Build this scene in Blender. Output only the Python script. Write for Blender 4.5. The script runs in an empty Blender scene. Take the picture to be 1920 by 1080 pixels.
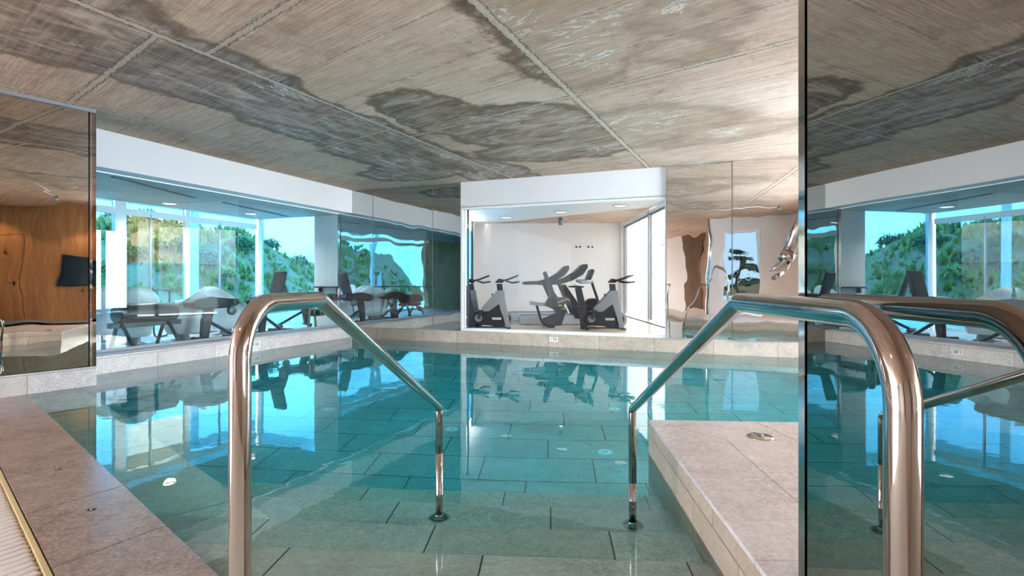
import bpy, bmesh, math, random
from mathutils import Vector, Matrix
random.seed(7)
S = bpy.context.scene
COL = S.collection
pi = math.pi

# ------------------------------------------------------------------ camera
H = 1.187            # eye height above the water (water is z = 0)
F = 1010.0           # focal length in pixels of the 1920 frame
HY = 529.0           # horizon row
cam_data = bpy.data.cameras.new('camera')
cam_data.sensor_width = 36.0
cam_data.lens = 36.0 * F / 1920.0
cam_data.shift_y = -(540.0 - HY) / 1920.0
cam_data.clip_start = 0.02
cam_data.clip_end = 400
cam = bpy.data.objects.new('camera', cam_data)
COL.objects.link(cam)
cam.location = (0, 0, H)
cam.rotation_euler = (pi / 2, 0, 0)
S.camera = cam

# ------------------------------------------------------------------ world
W = bpy.data.worlds.new('world'); S.world = W
W.use_nodes = True
nt = W.node_tree; nt.nodes.clear()
wo = nt.nodes.new('ShaderNodeOutputWorld'); bg = nt.nodes.new('ShaderNodeBackground')
tc = nt.nodes.new('ShaderNodeTexCoord'); mp = nt.nodes.new('ShaderNodeMapping')
mp.inputs['Scale'].default_value = (1, 1, 2.6)
nz = nt.nodes.new('ShaderNodeTexNoise'); nz.inputs['Scale'].default_value = 2.2; nz.inputs['Detail'].default_value = 6
rp = nt.nodes.new('ShaderNodeValToRGB')
rp.color_ramp.elements[0].position = 0.40; rp.color_ramp.elements[0].color = (0.55, 0.77, 1.0, 1)
rp.color_ramp.elements[1].position = 0.56; rp.color_ramp.elements[1].color = (1.0, 1.0, 1.0, 1)
nt.links.new(tc.outputs['Generated'], mp.inputs[0]); nt.links.new(mp.outputs[0], nz.inputs['Vector'])
nt.links.new(nz.outputs['Fac'], rp.inputs[0]); nt.links.new(rp.outputs[0], bg.inputs[0])
bg.inputs[1].default_value = 18.0
nt.links.new(bg.outputs[0], wo.inputs[0])

# ------------------------------------------------------------------ colour management, light paths
S.view_settings.view_transform = 'Standard'
S.view_settings.look = 'None'
S.view_settings.gamma = 1.0
S.view_settings.exposure = 0.60
cy = S.cycles
cy.use_denoising = True
cy.max_bounces = 14; cy.diffuse_bounces = 5; cy.glossy_bounces = 8
cy.transmission_bounces = 10; cy.transparent_max_bounces = 24
cy.sample_clamp_indirect = 12.0
cy.blur_glossy = 0.3

# ------------------------------------------------------------------ frame of the building
U = Vector((0.3701, 0.929, 0)).normalized()      # along the left wall, away from the camera
D = Vector((U.y, -U.x, 0))                       # along the back wall, to the right
C0 = Vector((-3.429, 11.58, 0))                  # inner corner of left and back wall
ZC = H + 1.966                                   # concrete ceiling
ZB = H + 1.482                                   # underside of the white bands
ZK = 0.233                                       # top of the stone kerb
def BP(s, off=0.0, z=0.0):                       # point on the back wall, off = distance behind it
    return C0 + D * s + U * off + Vector((0, 0, z))
def LP(s, off=0.0, z=0.0):                       # point on the left wall measured back from the corner
    return C0 - U * s - D * off + Vector((0, 0, z))
RS = 10.93                                       # right wall position along the back wall
Q0 = Vector((-5.23, 5.505, 0)); Q1 = Vector((-4.767, 6.165, 0))
PU = (Q1 - Q0).normalized(); PN = Vector((-PU.y, PU.x, 0))   # PN points out of the room
DE0 = Vector((-1.185, 2.176, 0)); DEU = Vector((-3.785, 3.374, 0)).normalized()   # edge of deck
DEN = Vector((DEU.y, -DEU.x, 0))                 # towards the pool
def DE(e, n=0.0, z=0.0): return DE0 + DEU * e + DEN * n + Vector((0, 0, z))
def MX(y): return 0.55 + 0.08 * y                # plane of the right hand mirror
MU = Vector((0.08, 1, 0)).normalized(); MN = Vector((MU.y, -MU.x, 0))
ME = Vector((MX(1.202), 1.202, 0))
TH = math.radians(4.0)
SV = Vector((math.sin(TH), math.cos(TH), 0)); SW = Vector((math.cos(TH), -math.sin(TH), 0))
def ground(px, py, z=0.0):
    y = (H - z) * F / (py - HY); return Vector(((px - 960) / F * y, y, z))
def at(px, py, y): return Vector(((px - 960) / F * y, y, H + (HY - py) / F * y))
def under(px, py, w):                            # refracted view on to a floor w below the water
    ca = 1 / math.sqrt(1 + ((px - 960) / F) ** 2)
    t = (py - HY) / F * ca
    si = math.cos(math.atan(t)) / 1.333
    R = H / t + w * math.tan(math.asin(si))
    return Vector(((px - 960) / F * R * ca, R * ca, -w))

# ------------------------------------------------------------------ mesh helpers
class MB:
    def __init__(s): s.v = []; s.f = []; s.sm = []
    def add(s, vs, fs, smooth=False):
        b = len(s.v); s.v += [tuple(v) for v in vs]
        for f in fs: s.f.append(tuple(b + i for i in f)); s.sm.append(smooth)
        return s
    def prism(s, poly, z0, z1):
        n = len(poly)
        a = sum(poly[i][0] * poly[(i + 1) % n][1] - poly[(i + 1) % n][0] * poly[i][1] for i in range(n))
        if a < 0: poly = list(poly)[::-1]
        vs = [(p[0], p[1], z0) for p in poly] + [(p[0], p[1], z1) for p in poly]
        fs = [tuple(range(n))[::-1], tuple(range(n, 2 * n))]
        for i in range(n):
            j = (i + 1) % n; fs.append((i, j, n + j, n + i))
        return s.add(vs, fs)
    def slab(s, a, b, nrm, t, z0, z1):            # upright slab from a to b, thickness t along nrm
        a = Vector(a); b = Vector(b); nrm = Vector(nrm)
        return s.prism([a, b, b + nrm * t, a + nrm * t], z0, z1)
    def box(s, c, size, rz=0.0, M=None):
        x, y, z = [k / 2 for k in size]
        vs = [Vector((i * x, j * y, k * z)) for i in (-1, 1) for j in (-1, 1) for k in (-1, 1)]
        R = M or Matrix.Rotation(rz, 4, 'Z')
        vs = [Vector(c) + (R @ v) for v in vs]
        return s.add(vs, [(0, 1, 3, 2), (4, 6, 7, 5), (0, 4, 5, 1), (2, 3, 7, 6), (0, 2, 6, 4), (1, 5, 7, 3)])
    def tube(s, pts, r, seg=12, caps=True, flat=1.0):
        pts = [Vector(p) for p in pts]; n = len(pts); rings = []
        rr = r if isinstance(r, (list, tuple)) else [r] * n
        tg = [(pts[min(i + 1, n - 1)] - pts[max(i - 1, 0)]).normalized() for i in range(n)]
        up = Vector((0, 0, 1)) if abs(tg[0].z) < 0.9 else Vector((1, 0, 0))
        nx = tg[0].cross(up).normalized()
        vs = []
        for i in range(n):
            nx = (nx - tg[i] * nx.dot(tg[i])).normalized(); ny = tg[i].cross(nx)
            for k in range(seg):
                a = 2 * pi * k / seg
                vs.append(pts[i] + nx * math.cos(a) * rr[i] + ny * math.sin(a) * rr[i] * flat)
        fs = [(i * seg + k, i * seg + (k + 1) % seg, (i + 1) * seg + (k + 1) % seg, (i + 1) * seg + k)
              for i in range(n - 1) for k in range(seg)]
        s.add(vs, fs, True)
        if caps:
            s.add(vs[:seg], [tuple(range(seg))[::-1]]); s.add(vs[-seg:], [tuple(range(seg))])
        return s
    def lathe(s, prof, c, seg=32, M=None):        # prof: (r, z)
        vs = []; m = len(prof); R = M or Matrix.Identity(4)
        for k in range(seg):
            a = 2 * pi * k / seg
            for r, z in prof: vs.append(Vector(c) + (R @ Vector((r * math.cos(a), r * math.sin(a), z))))
        fs = [(k * m + i, ((k + 1) % seg) * m + i, ((k + 1) % seg) * m + i + 1, k * m + i + 1)
              for k in range(seg) for i in range(m - 1)]
        return s.add(vs, fs, True)
    def profile(s, pts, y0, y1, M=None):          # outline in x,z pushed from y0 to y1
        n = len(pts)
        a = sum(pts[i][0] * pts[(i + 1) % n][1] - pts[(i + 1) % n][0] * pts[i][1] for i in range(n))
        if a > 0: pts = list(pts)[::-1]
        vs = [Vector((p[0], y0, p[1])) for p in pts] + [Vector((p[0], y1, p[1])) for p in pts]
        if M: vs = [M @ v for v in vs]
        fs = [tuple(range(n))[::-1], tuple(range(n, 2 * n))]
        for i in range(n):
            j = (i + 1) % n; fs.append((i, j, n + j, n + i))
        return s.add(vs, fs)
    def ball(s, c, r, seg=12, jit=0.0, sq=(1, 1, 1)):
        vs = []; fs = []; m = seg // 2
        for i in range(m + 1):
            th = pi * i / m
            for k in range(seg):
                ph = 2 * pi * k / seg; q = r * (1 + random.uniform(-jit, jit))
                vs.append(Vector(c) + Vector((q * sq[0] * math.sin(th) * math.cos(ph), q * sq[1] * math.sin(th) * math.sin(ph), q * sq[2] * math.cos(th))))
        fs = [(i * seg + k, (i + 1) * seg + k, (i + 1) * seg + (k + 1) % seg, i * seg + (k + 1) % seg) for i in range(m) for k in range(seg)]
        return s.add(vs, fs, True)
    def obj(s, name, mat, parent=None, bevel=0.0, solid=True):
        me = bpy.data.meshes.new(name); me.from_pydata(s.v, [], s.f)
        me.polygons.foreach_set('use_smooth', s.sm)
        me.materials.append(mat); me.validate(); me.update()
        if solid:
            bm = bmesh.new(); bm.from_mesh(me)
            bmesh.ops.remove_doubles(bm, verts=bm.verts, dist=1e-5)
            bmesh.ops.recalc_face_normals(bm, faces=bm.faces)
            bm.to_mesh(me); bm.free()
        o = bpy.data.objects.new(name, me); COL.objects.link(o)
        if parent is not None:
            o.parent = parent
            o.matrix_parent_inverse = Matrix.Translation(-parent.location) if False else parent.matrix_basis.inverted()
        if bevel:
            b = o.modifiers.new('bevel', 'BEVEL'); b.width = bevel; b.segments = 2; b.limit_method = 'ANGLE'; b.angle_limit = 0.6
        return o

def st(o):
    o['kind'] = 'structure'; return o
def tag(o, label, cat, group=None, kind=None):
    o['label'] = label; o['category'] = cat
    if group: o['group'] = group
    if kind: o['kind'] = kind
    return o
def thing(name, label, cat, loc=(0, 0, 0), rz=0.0, group=None):
    o = bpy.data.objects.new(name, None); COL.objects.link(o)
    o.location = loc; o.rotation_euler = (0, 0, rz); o.empty_display_size = 0.1
    return tag(o, label, cat, group)
def local(s, name, mat, parent, bevel=0.0, label=None, solid=True):   # mesh given in the parent's own frame
    o = s.obj(name, mat, None, bevel, solid); o.parent = parent
    if label: o['label'] = label
    return o
def dup(root, loc, rz=None, label=None):
    r = root.copy(); COL.objects.link(r); r.location = loc
    if rz is not None: r.rotation_euler = (0, 0, rz)
    if label: r['label'] = label
    for ch in list(root.children):
        c = ch.copy(); COL.objects.link(c); c.parent = r
        for g in list(ch.children):
            d = g.copy(); COL.objects.link(d); d.parent = c
    return r
def arc_path(pts, rad, n=8):                       # polyline with rounded corners
    out = [Vector(pts[0])]
    for i in range(1, len(pts) - 1):
        p, q, r = Vector(pts[i - 1]), Vector(pts[i]), Vector(pts[i + 1])
        a = (p - q).normalized(); b = (r - q).normalized()
        rd = rad[i - 1] if isinstance(rad, (list, tuple)) else rad
        ang = a.angle(b); d = min(rd / math.tan(ang / 2), (p - q).length * .49, (r - q).length * .49)
        R = d * math.tan(ang / 2); ctr = q + (a + b).normalized() * (R / math.sin(ang / 2))
        s0 = (q + a * d) - ctr; s1 = (q + b * d) - ctr; tot = s0.angle(s1)
        for k in range(n + 1):
            t = k / n
            out.append(ctr + (s0 * math.sin((1 - t) * tot) + s1 * math.sin(t * tot)) / math.sin(tot))
    out.append(Vector(pts[-1])); return out
def text_mesh(txt, h):
    c = bpy.data.curves.new('t', 'FONT'); c.body = txt; c.size = h; c.align_x = 'CENTER'; c.align_y = 'CENTER'
    c.extrude = 0.0008
    o = bpy.data.objects.new('t', c); COL.objects.link(o)
    bpy.context.view_layer.update()
    me = bpy.data.meshes.new_from_object(o.evaluated_get(bpy.context.evaluated_depsgraph_get()))
    vs = [v.co.copy() for v in me.vertices]; fs = [tuple(p.vertices) for p in me.polygons]
    bpy.data.objects.remove(o); bpy.data.curves.remove(c); bpy.data.meshes.remove(me)
    return vs, fs

# ------------------------------------------------------------------ node helpers
class N:
    def __init__(s, name):
        s.m = bpy.data.materials.new(name); s.m.use_nodes = True
        s.t = s.m.node_tree; s.t.nodes.clear()
        s.out = s.t.nodes.new('ShaderNodeOutputMaterial')
    def n(s, t, **k):
        x = s.t.nodes.new(t)
        for a, b in k.items(): setattr(x, a, b)
        return x
    def l(s, a, b): s.t.links.new(a, b)
    def put(s, v, inp):
        if hasattr(v, 'default_value') and hasattr(v, 'is_linked'): s.l(v, inp)
        else: inp.default_value = v
    def math(s, op, a, b=0.0, c=None, clamp=False):
        x = s.n('ShaderNodeMath', operation=op, use_clamp=clamp)
        s.put(a, x.inputs[0]); s.put(b, x.inputs[1])
        if c is not None: s.put(c, x.inputs[2])
        return x.outputs[0]
    def pos(s): return s.n('ShaderNodeNewGeometry').outputs['Position']
    def mapr(s, v, a, b, c=0.0, d=1.0, smooth=True):
        x = s.n('ShaderNodeMapRange'); x.interpolation_type = 'SMOOTHSTEP' if smooth else 'LINEAR'
        s.put(v, x.inputs[0]); s.put(a, x.inputs[1]); s.put(b, x.inputs[2]); s.put(c, x.inputs[3]); s.put(d, x.inputs[4])
        return x.outputs[0]
    def noise(s, vec, scale, detail=4, rough=.55, dist=0.0):
        x = s.n('ShaderNodeTexNoise'); s.l(vec, x.inputs['Vector'])
        x.inputs['Scale'].default_value = scale; x.inputs['Detail'].default_value = detail
        x.inputs['Roughness'].default_value = rough; x.inputs['Distortion'].default_value = dist
        return x.outputs['Fac']
    def mapping(s, vec, rz=0.0, sc=(1, 1, 1), loc=(0, 0, 0), typ='POINT'):
        x = s.n('ShaderNodeMapping'); s.l(vec, x.inputs[0])
        x.inputs['Location'].default_value = loc; x.inputs['Rotation'].default_value = (0, 0, rz); x.inputs['Scale'].default_value = sc
        return x.outputs[0]
    def mix(s, f, a, b, blend='MIX'):
        x = s.n('ShaderNodeMix', data_type='RGBA', blend_type=blend)
        s.put(f, x.inputs[0])
        for v, i in ((a, 6), (b, 7)):
            if isinstance(v, tuple): x.inputs[i].default_value = (v[0], v[1], v[2], 1)
            else: s.l(v, x.inputs[i])
        return x.outputs[2]
    def ramp(s, f, stops):
        x = s.n('ShaderNodeValToRGB'); s.l(f, x.inputs[0]); e = x.color_ramp.elements
        while len(e) < len(stops): e.new(0.5)
        for k, (p, c) in enumerate(stops): e[k].position = p; e[k].color = (c[0], c[1], c[2], 1)
        return x.outputs[0]
    def bump(s, h, strength=.3, dist=.01):
        x = s.n('ShaderNodeBump'); x.inputs['Strength'].default_value = strength; x.inputs['Distance'].default_value = dist
        s.l(h, x.inputs['Height']); return x.outputs[0]
    def pbr(s, col, rough=.5, metal=0.0, normal=None, spec=.5, coat=0.0, emit=None, es=0.0):
        x = s.n('ShaderNodeBsdfPrincipled')
        s.put((col[0], col[1], col[2], 1) if isinstance(col, tuple) else col, x.inputs['Base Color'])
        s.put(rough, x.inputs['Roughness']); s.put(metal, x.inputs['Metallic'])
        x.inputs['Specular IOR Level'].default_value = spec; x.inputs['Coat Weight'].default_value = coat
        if normal is not None: s.l(normal, x.inputs['Normal'])
        if emit:
            x.inputs['Emission Color'].default_value = (*emit, 1); x.inputs['Emission Strength'].default_value = es
        s.l(x.outputs[0], s.out.inputs[0]); return s.m
def plain(name, col, rough=.5, metal=0.0, var=0.06, scale=30.0, coat=0.0, spec=.5):
    k = N(name); f = k.noise(k.pos(), scale, 3)
    c = k.mix(f, tuple(x * (1 - var) for x in col), tuple(min(1, x * (1 + var)) for x in col))
    return k.pbr(c, rough, metal, spec=spec, coat=coat)

# ------------------------------------------------------------------ materials
def concrete():
    k = N('board_marked_concrete'); p = k.pos()
    a = math.radians(51.5)                         # boards run this way
    x = k.n('ShaderNodeSeparateXYZ'); k.l(p, x.inputs[0])
    X, Y = x.outputs[0], x.outputs[1]
    # coordinate across the main seams, coordinate across the boards
    cu = k.math('ADD', k.math('MULTIPLY', X, .9026), k.math('MULTIPLY', Y, -.4305))
    cv = k.math('ADD', k.math('MULTIPLY', X, .6225), k.math('MULTIPLY', Y, .7826))
    un = k.math('DIVIDE', k.math('ADD', cu, 4.384 + 25.15), 2.515)
    ui = k.math('FLOOR', un); uf = k.math('FRACT', un)
    ud = k.math('MULTIPLY', k.math('MINIMUM', uf, k.math('SUBTRACT', 1.0, uf)), 2.515)
    first_col = k.math('LESS_THAN', ui, 9.5); stag = k.math('SUBTRACT', 2.0, k.math('MULTIPLY', first_col, .40))
    vn = k.math('DIVIDE', k.math('ADD', k.math('SUBTRACT', cv, stag), 28.5), 2.85)
    vf = k.math('FRACT', vn); vd = k.math('MULTIPLY', k.math('MINIMUM', vf, k.math('SUBTRACT', 1.0, vf)), 2.85)
    v2 = k.math('FRACT', k.math('DIVIDE', k.math('ADD', k.math('SUBTRACT', cv, stag), 28.5), .7125))
    v2d = k.math('MULTIPLY', k.math('MINIMUM', v2, k.math('SUBTRACT', 1.0, v2)), .7125)
    jit = k.noise(p, 22, 4)
    jw = k.mapr(jit, .3, .7, -.012, .012)
    seam = k.math('MAXIMUM', k.mapr(k.math('ADD', ud, jw), .026, .036, 1.0, 0.0), k.mapr(k.math('ADD', vd, jw), .020, .030, .85, 0.0))
    fine = k.mapr(k.math('ADD', v2d, jw), .002, .012, .55, 0.0)
    edge = k.math('MAXIMUM', k.math('MAXIMUM', k.mapr(k.math('ADD', ud, jw), .038, .055, 1.0, 0.0), k.mapr(k.math('ADD', vd, jw), .032, .045, 1.0, 0.0)), fine)
    dark_edge = k.math('SUBTRACT', edge, seam, clamp=True)
    # grain of the boards
    comb = k.n('ShaderNodeCombineXYZ')
    al = k.math('ADD', k.math('MULTIPLY', X, .7826), k.math('MULTIPLY', Y, -.6225))
    k.l(k.math('MULTIPLY', al, .55), comb.inputs[0]); k.l(k.math('MULTIPLY', cv, 7.0), comb.inputs[1])
    gr = k.noise(comb.outputs[0], 2.0, 9, .70)
    comb2 = k.n('ShaderNodeCombineXYZ')
    k.l(k.math('MULTIPLY', al, 1.2), comb2.inputs[0]); k.l(k.math('MULTIPLY', cv, 42.0), comb2.inputs[1])
    gr2 = k.noise(comb2.outputs[0], 1.6, 6, .8)
    cl = k.noise(p, .55, 5, .6)
    base = k.ramp(gr, [(.24, (.38, .235, .16)), (.42, (.64, .44, .325)), (.60, (.78, .565, .435)), (.80, (.90, .71, .59))])
    base = k.mix(k.mapr(gr2, .38, .58, .60, 0.0), base, (.24, .15, .10))
    base = k.mix(k.mapr(cl, .40, .7, 0.0, .45), base, (.84, .69, .56))
    base = k.mix(k.mapr(k.noise(p, 1.5, 8, .75), .50, .66, 0, .5), base, (.30, .20, .13))
    base = k.mix(k.mapr(k.noise(p, 7, 6, .8), .56, .70, 0, .45), base, (.22, .14, .09))
    # water stains: each blob is a place on the slab, its outline broken by noise
    wv = k.n('ShaderNodeVectorMath', operation='ADD')
    nc = k.n('ShaderNodeTexNoise'); k.l(p, nc.inputs['Vector']); nc.inputs['Scale'].default_value = .9; nc.inputs['Detail'].default_value = 6
    sc = k.n('ShaderNodeVectorMath', operation='MULTIPLY_ADD'); k.l(nc.outputs['Color'], sc.inputs[0])
    sc.inputs[1].default_value = (1.1, 1.1, 0); sc.inputs[2].default_value = (-.55, -.55, 0)
    k.l(p, wv.inputs[0]); k.l(sc.outputs[0], wv.inputs[1])
    wv2 = wv; nd = k.n('ShaderNodeTexNoise'); k.l(p, nd.inputs['Vector']); nd.inputs['Scale'].default_value = 5.0; nd.inputs['Detail'].default_value = 7; nd.inputs['Roughness'].default_value = .7
    sd_ = k.n('ShaderNodeVectorMath', operation='MULTIPLY_ADD'); k.l(nd.outputs['Color'], sd_.inputs[0])
    sd_.inputs[1].default_value = (.42, .42, 0); sd_.inputs[2].default_value = (-.21, -.21, 0)
    wv = k.n('ShaderNodeVectorMath', operation='ADD'); k.l(wv2.outputs[0], wv.inputs[0]); k.l(sd_.outputs[0], wv.inputs[1])
    fld = None
    def blob(px, py, ru, rv, gain=1.0, rot=-26):
        nonlocal fld
        y = (ZC - H) * F / (HY - py); c = ((px - 960) / F * y, y)
        t1 = k.n('ShaderNodeVectorMath', operation='SUBTRACT'); k.l(wv.outputs[0], t1.inputs[0]); t1.inputs[1].default_value = (c[0], c[1], ZC)
        r = math.radians(rot)
        m = k.mapping(t1.outputs[0], -r, (1, 1, 0))
        m2 = k.n('ShaderNodeVectorMath', operation='MULTIPLY'); k.l(m, m2.inputs[0]); m2.inputs[1].default_value = (1 / ru, 1 / rv, 0)
        ln = k.n('ShaderNodeVectorMath', operation='LENGTH'); k.l(m2.outputs[0], ln.inputs[0])
        f = k.mapr(ln.outputs['Value'], 1.25, .25, 0.0, gain, smooth=False)
        fld = f if fld is None else k.math('MAXIMUM', fld, f)
    for b in [(90, 50, .9, 1.9), (330, 130, .65, 1.0), (470, 180, .7, 1.3), (640, 250, .7, 1.5), (750, 290, .8, 1.6),
              (830, 225, .5, .9), (960, 235, 1.0, .8), (1070, 275, 1.4, .7), (760, 325, .9, .7), (930, 325, .6, 1.1),
              (1030, 40, .5, .8, .75), (1090, 110, .45, .7, .65), (1200, 235, 1.2, .7, .6), (1250, 30, .6, .4, .5), (1290, 100, .45, .4, .55), (1360, 250, 1.2, .6, .45)]:
        blob(*b)
    al2 = k.math('ADD', k.math('MULTIPLY', X, .4305), k.math('MULTIPLY', Y, .9026))
    sw = k.math('LESS_THAN', ui, 9.5)
    vx = k.math('ADD', k.math('MULTIPLY', cu, sw), k.math('MULTIPLY', cv, k.math('SUBTRACT', 1.0, sw)))
    vy = k.math('ADD', k.math('MULTIPLY', al2, sw), k.math('MULTIPLY', al, k.math('SUBTRACT', 1.0, sw)))
    cw = k.n('ShaderNodeCombineXYZ'); k.l(k.math('MULTIPLY', vx, 2.6), cw.inputs[0]); k.l(k.math('MULTIPLY', vy, .7), cw.inputs[1])
    fl = k.noise(cw.outputs[0], 1.5, 9, .72, 1.3); fl2 = k.noise(cw.outputs[0], .9, 8, .7, 1.8)
    ring = k.math('MULTIPLY', k.mapr(fld, .03, .17), k.mapr(fld, .36, .20))
    body = k.math('MULTIPLY', k.mapr(fld, .12, .26), k.mapr(gr, .25, .75, 1.0, .55))
    stn = k.mix(k.mapr(fl, .40, .66), (.075, .036, .022), (.54, .40, .31))
    pale = k.math('GREATER_THAN', ui, 10.5)
    stn = k.mix(k.math('MULTIPLY', pale, .65), stn, (.46, .31, .20)); body = k.math('MULTIPLY', body, k.math('SUBTRACT', 1.0, k.math('MULTIPLY', pale, .35)))
    col = k.mix(k.math('MULTIPLY', body, .92), base, stn)
    col = k.mix(k.math('MULTIPLY', ring, k.math('SUBTRACT', .70, k.math('MULTIPLY', pale, .40))), col, (.125, .070, .042))
    # efflorescence in streaks and islands inside the stains
    w1 = fl2
    band = k.math('ABSOLUTE', k.math('SUBTRACT', w1, .5))
    eff = k.math('MULTIPLY', k.math('MULTIPLY', k.mapr(band, .020, .004), k.mapr(k.noise(p, 1.1, 3), .48, .60)), k.mapr(fld, .25, .5))
    wid = k.math('MULTIPLY', k.mapr(fl, .56, .70), k.mapr(fld, .22, .5))
    col = k.mix(k.math('MULTIPLY', eff, .9), col, (.90, .86, .83))
    col = k.mix(k.math('MULTIPLY', wid, .65), col, (.70, .64, .58))
    col = k.mix(k.math('MULTIPLY', seam, .75), col, k.mix(jit, (.45, .34, .24), (.90, .78, .63)))
    col = k.mix(k.math('MULTIPLY', dark_edge, .75), col, (.12, .09, .065))
    pit = k.mapr(k.noise(p, 38, 2), .70, .76)
    col = k.mix(k.math('MULTIPLY', pit, .5), col, (.15, .11, .08))
    h = k.math('ADD', k.math('MULTIPLY', gr, .5), k.math('MULTIPLY', seam, 1.2))
    h = k.math('SUBTRACT', h, k.math('MULTIPLY', dark_edge, .8))
    return k.pbr(col, k.mapr(fld, .1, .3, .75, .55), normal=k.bump(h, .55, .012), spec=.35)

def stone(name, c1, c2, rough=.45, tile=None, off=.5, rot=0.0, org=(0, 0), grout=(.10, .09, .08), upright=None, scale=1.0, bw=.004, gloss_n=None):
    """quartzite-like slabs; tile=(length,width); upright=(ux,uy) makes rows run up a wall"""
    k = N(name); p = k.pos()
    n1 = k.noise(p, 9 * scale, 8, .72); n2 = k.noise(p, 55 * scale, 5, .8); n3 = k.noise(p, 1.6 * scale, 4)
    col = k.ramp(n1, [(.3, c1), (.7, c2)])
    col = k.mix(k.mapr(n2, .46, .60, 0, .55), col, tuple(x * .60 for x in c1))
    col = k.mix(k.mapr(n2, .46, .38, 0, .35), col, tuple(min(1, x * 1.25) for x in c2))
    col = k.mix(k.mapr(n3, .4, .7, 0, .35), col, tuple(min(1, x * 1.12) for x in c2))
    h = n1
    if tile:
        x = k.n('ShaderNodeSeparateXYZ'); k.l(p, x.inputs[0])
        if upright:
            a = k.math('ADD', k.math('MULTIPLY', x.outputs[0], upright[0]), k.math('MULTIPLY', x.outputs[1], upright[1])); b = x.outputs[2]
        else:
            cr, sr = math.cos(rot), math.sin(rot)
            a = k.math('ADD', k.math('MULTIPLY', x.outputs[0], cr), k.math('MULTIPLY', x.outputs[1], sr))
            b = k.math('ADD', k.math('MULTIPLY', x.outputs[0], -sr), k.math('MULTIPLY', x.outputs[1], cr))
        b = k.math('DIVIDE', k.math('ADD', b, org[1] + 40 * tile[1]), tile[1])
        row = k.math('FLOOR', b); bf = k.math('FRACT', b)
        sh = k.math('FRACT', k.math('MULTIPLY', row, off))
        a = k.math('ADD', k.math('DIVIDE', k.math('ADD', a, org[0] + 40 * tile[0]), tile[0]), sh)
        ai = k.math('FLOOR', a); af = k.math('FRACT', a)
        da = k.math('MULTIPLY', k.math('MINIMUM', af, k.math('SUBTRACT', 1.0, af)), tile[0])
        db = k.math('MULTIPLY', k.math('MINIMUM', bf, k.math('SUBTRACT', 1.0, bf)), tile[1])
        g = k.mapr(k.math('MINIMUM', da, db), bw * .35, bw, 1.0, 0.0)
        wn = k.n('ShaderNodeTexWhiteNoise', noise_dimensions='2D'); cb = k.n('ShaderNodeCombineXYZ')
        k.l(ai, cb.inputs[0]); k.l(row, cb.inputs[1]); k.l(cb.outputs[0], wn.inputs['Vector'])
        col = k.mix(k.mapr(wn.outputs['Value'], 0, 1, 0, .30), col, tuple(x * .72 for x in c1))
        # veins that differ per slab
        vv = k.n('ShaderNodeVectorMath', operation='MULTIPLY_ADD'); k.l(cb.outputs[0], vv.inputs[0]); vv.inputs[1].default_value = (3.7, 5.1, 0); k.l(p, vv.inputs[2])
        vn = k.noise(k.mapping(vv.outputs[0], -rot, (1.0, 4.5, 4.5)), 2.2, 7, .7, .6)
        col = k.mix(k.mapr(vn, .56, .72, 0, .4), col, tuple(x * .55 for x in c1))
        col = k.mix(g, col, grout)
        h = k.math('SUBTRACT', n1, k.math('MULTIPLY', g, 1.5))
    return k.pbr(col, rough, normal=k.bump(h, .35, .004))

M_CON = concrete()
ROWA = -math.radians(4.0)
M_FLOOR = stone('pool_floor_stone', (.40, .43, .41), (.68, .71, .68), .5, (.92, .45), .41, ROWA, (.1, .30), (.03, .06, .06), bw=.007)
M_STEP = stone('pool_step_stone', (.42, .42, .37), (.66, .65, .58), .5, (.90, .37), .33, ROWA, (.12, -2.055 - .37 * .0), (.04, .045, .04), bw=.006)
M_LEDGE = stone('ledge_stone', (.60, .54, .44), (.86, .79, .68), .5, (.77, 3.0), .0, -math.radians(48.3) + pi, (.35, 1.5), (.04, .045, .04), bw=.005)
M_DECK = stone('deck_stone', (.20, .15, .13), (.37, .295, .262), .2)
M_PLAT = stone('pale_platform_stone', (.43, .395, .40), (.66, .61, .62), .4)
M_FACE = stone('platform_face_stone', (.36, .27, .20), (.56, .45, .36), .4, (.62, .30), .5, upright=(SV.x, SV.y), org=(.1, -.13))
M_KERBL = stone('kerb_stone_left', (.50, .46, .45), (.74, .69, .67), .45, (.92, .205), .5, upright=(U.x, U.y), org=(.3, .0), grout=(.2, .18, .17))
M_KERBB = stone('kerb_stone_back', (.40, .32, .25), (.62, .52, .43), .45, (.95, .6), .5, upright=(D.x, D.y), org=(.2, .3), grout=(.12, .10, .09))
M_DARK = plain('dark_joint', (.05, .045, .04), .8)
M_WHITE = plain('white_plaster', (.80, .775, .77), .7, var=.02, scale=3)
M_CREAM = plain('warm_white_plaster', (.80, .74, .71), .7, var=.02, scale=3)
M_FRAME = plain('white_aluminium', (.80, .82, .84), .35, var=.02)
M_MIDG = plain('mid_grey_aluminium', (.36, .36, .37), .4, var=.02)
M_GREYF = plain('grey_aluminium', (.30, .33, .37), .4, var=.04)
M_BLACK = plain('black_plastic', (.018, .018, .022), .4, var=.2)
M_CHARC = plain('charcoal_metal', (.035, .038, .048), .38, var=.15, metal=.2)
M_SILV = plain('silver_paint', (.27, .285, .31), .35, var=.06, metal=.35)
M_LSIL = plain('light_silver_paint', (.56, .57, .60), .35, var=.04, metal=.2)
M_PAD = plain('grey_padding', (.055, .06, .068), .6, var=.15)
M_YELL = plain('yellow_plastic', (.75, .55, .04), .4)
M_WPL = plain('white_shell_plastic', (.82, .82, .83), .3, var=.02, coat=.3)
M_TAN = plain('tan_edging', (.50, .38, .20), .5, var=.2)
M_GRATE = plain('grate_plastic', (.78, .73, .73), .3, var=.10)
M_SIGN = plain('sign_enamel', (.85, .85, .84), .3, var=.01)
M_INK = plain('sign_ink', (.02, .02, .02), .5)

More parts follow.
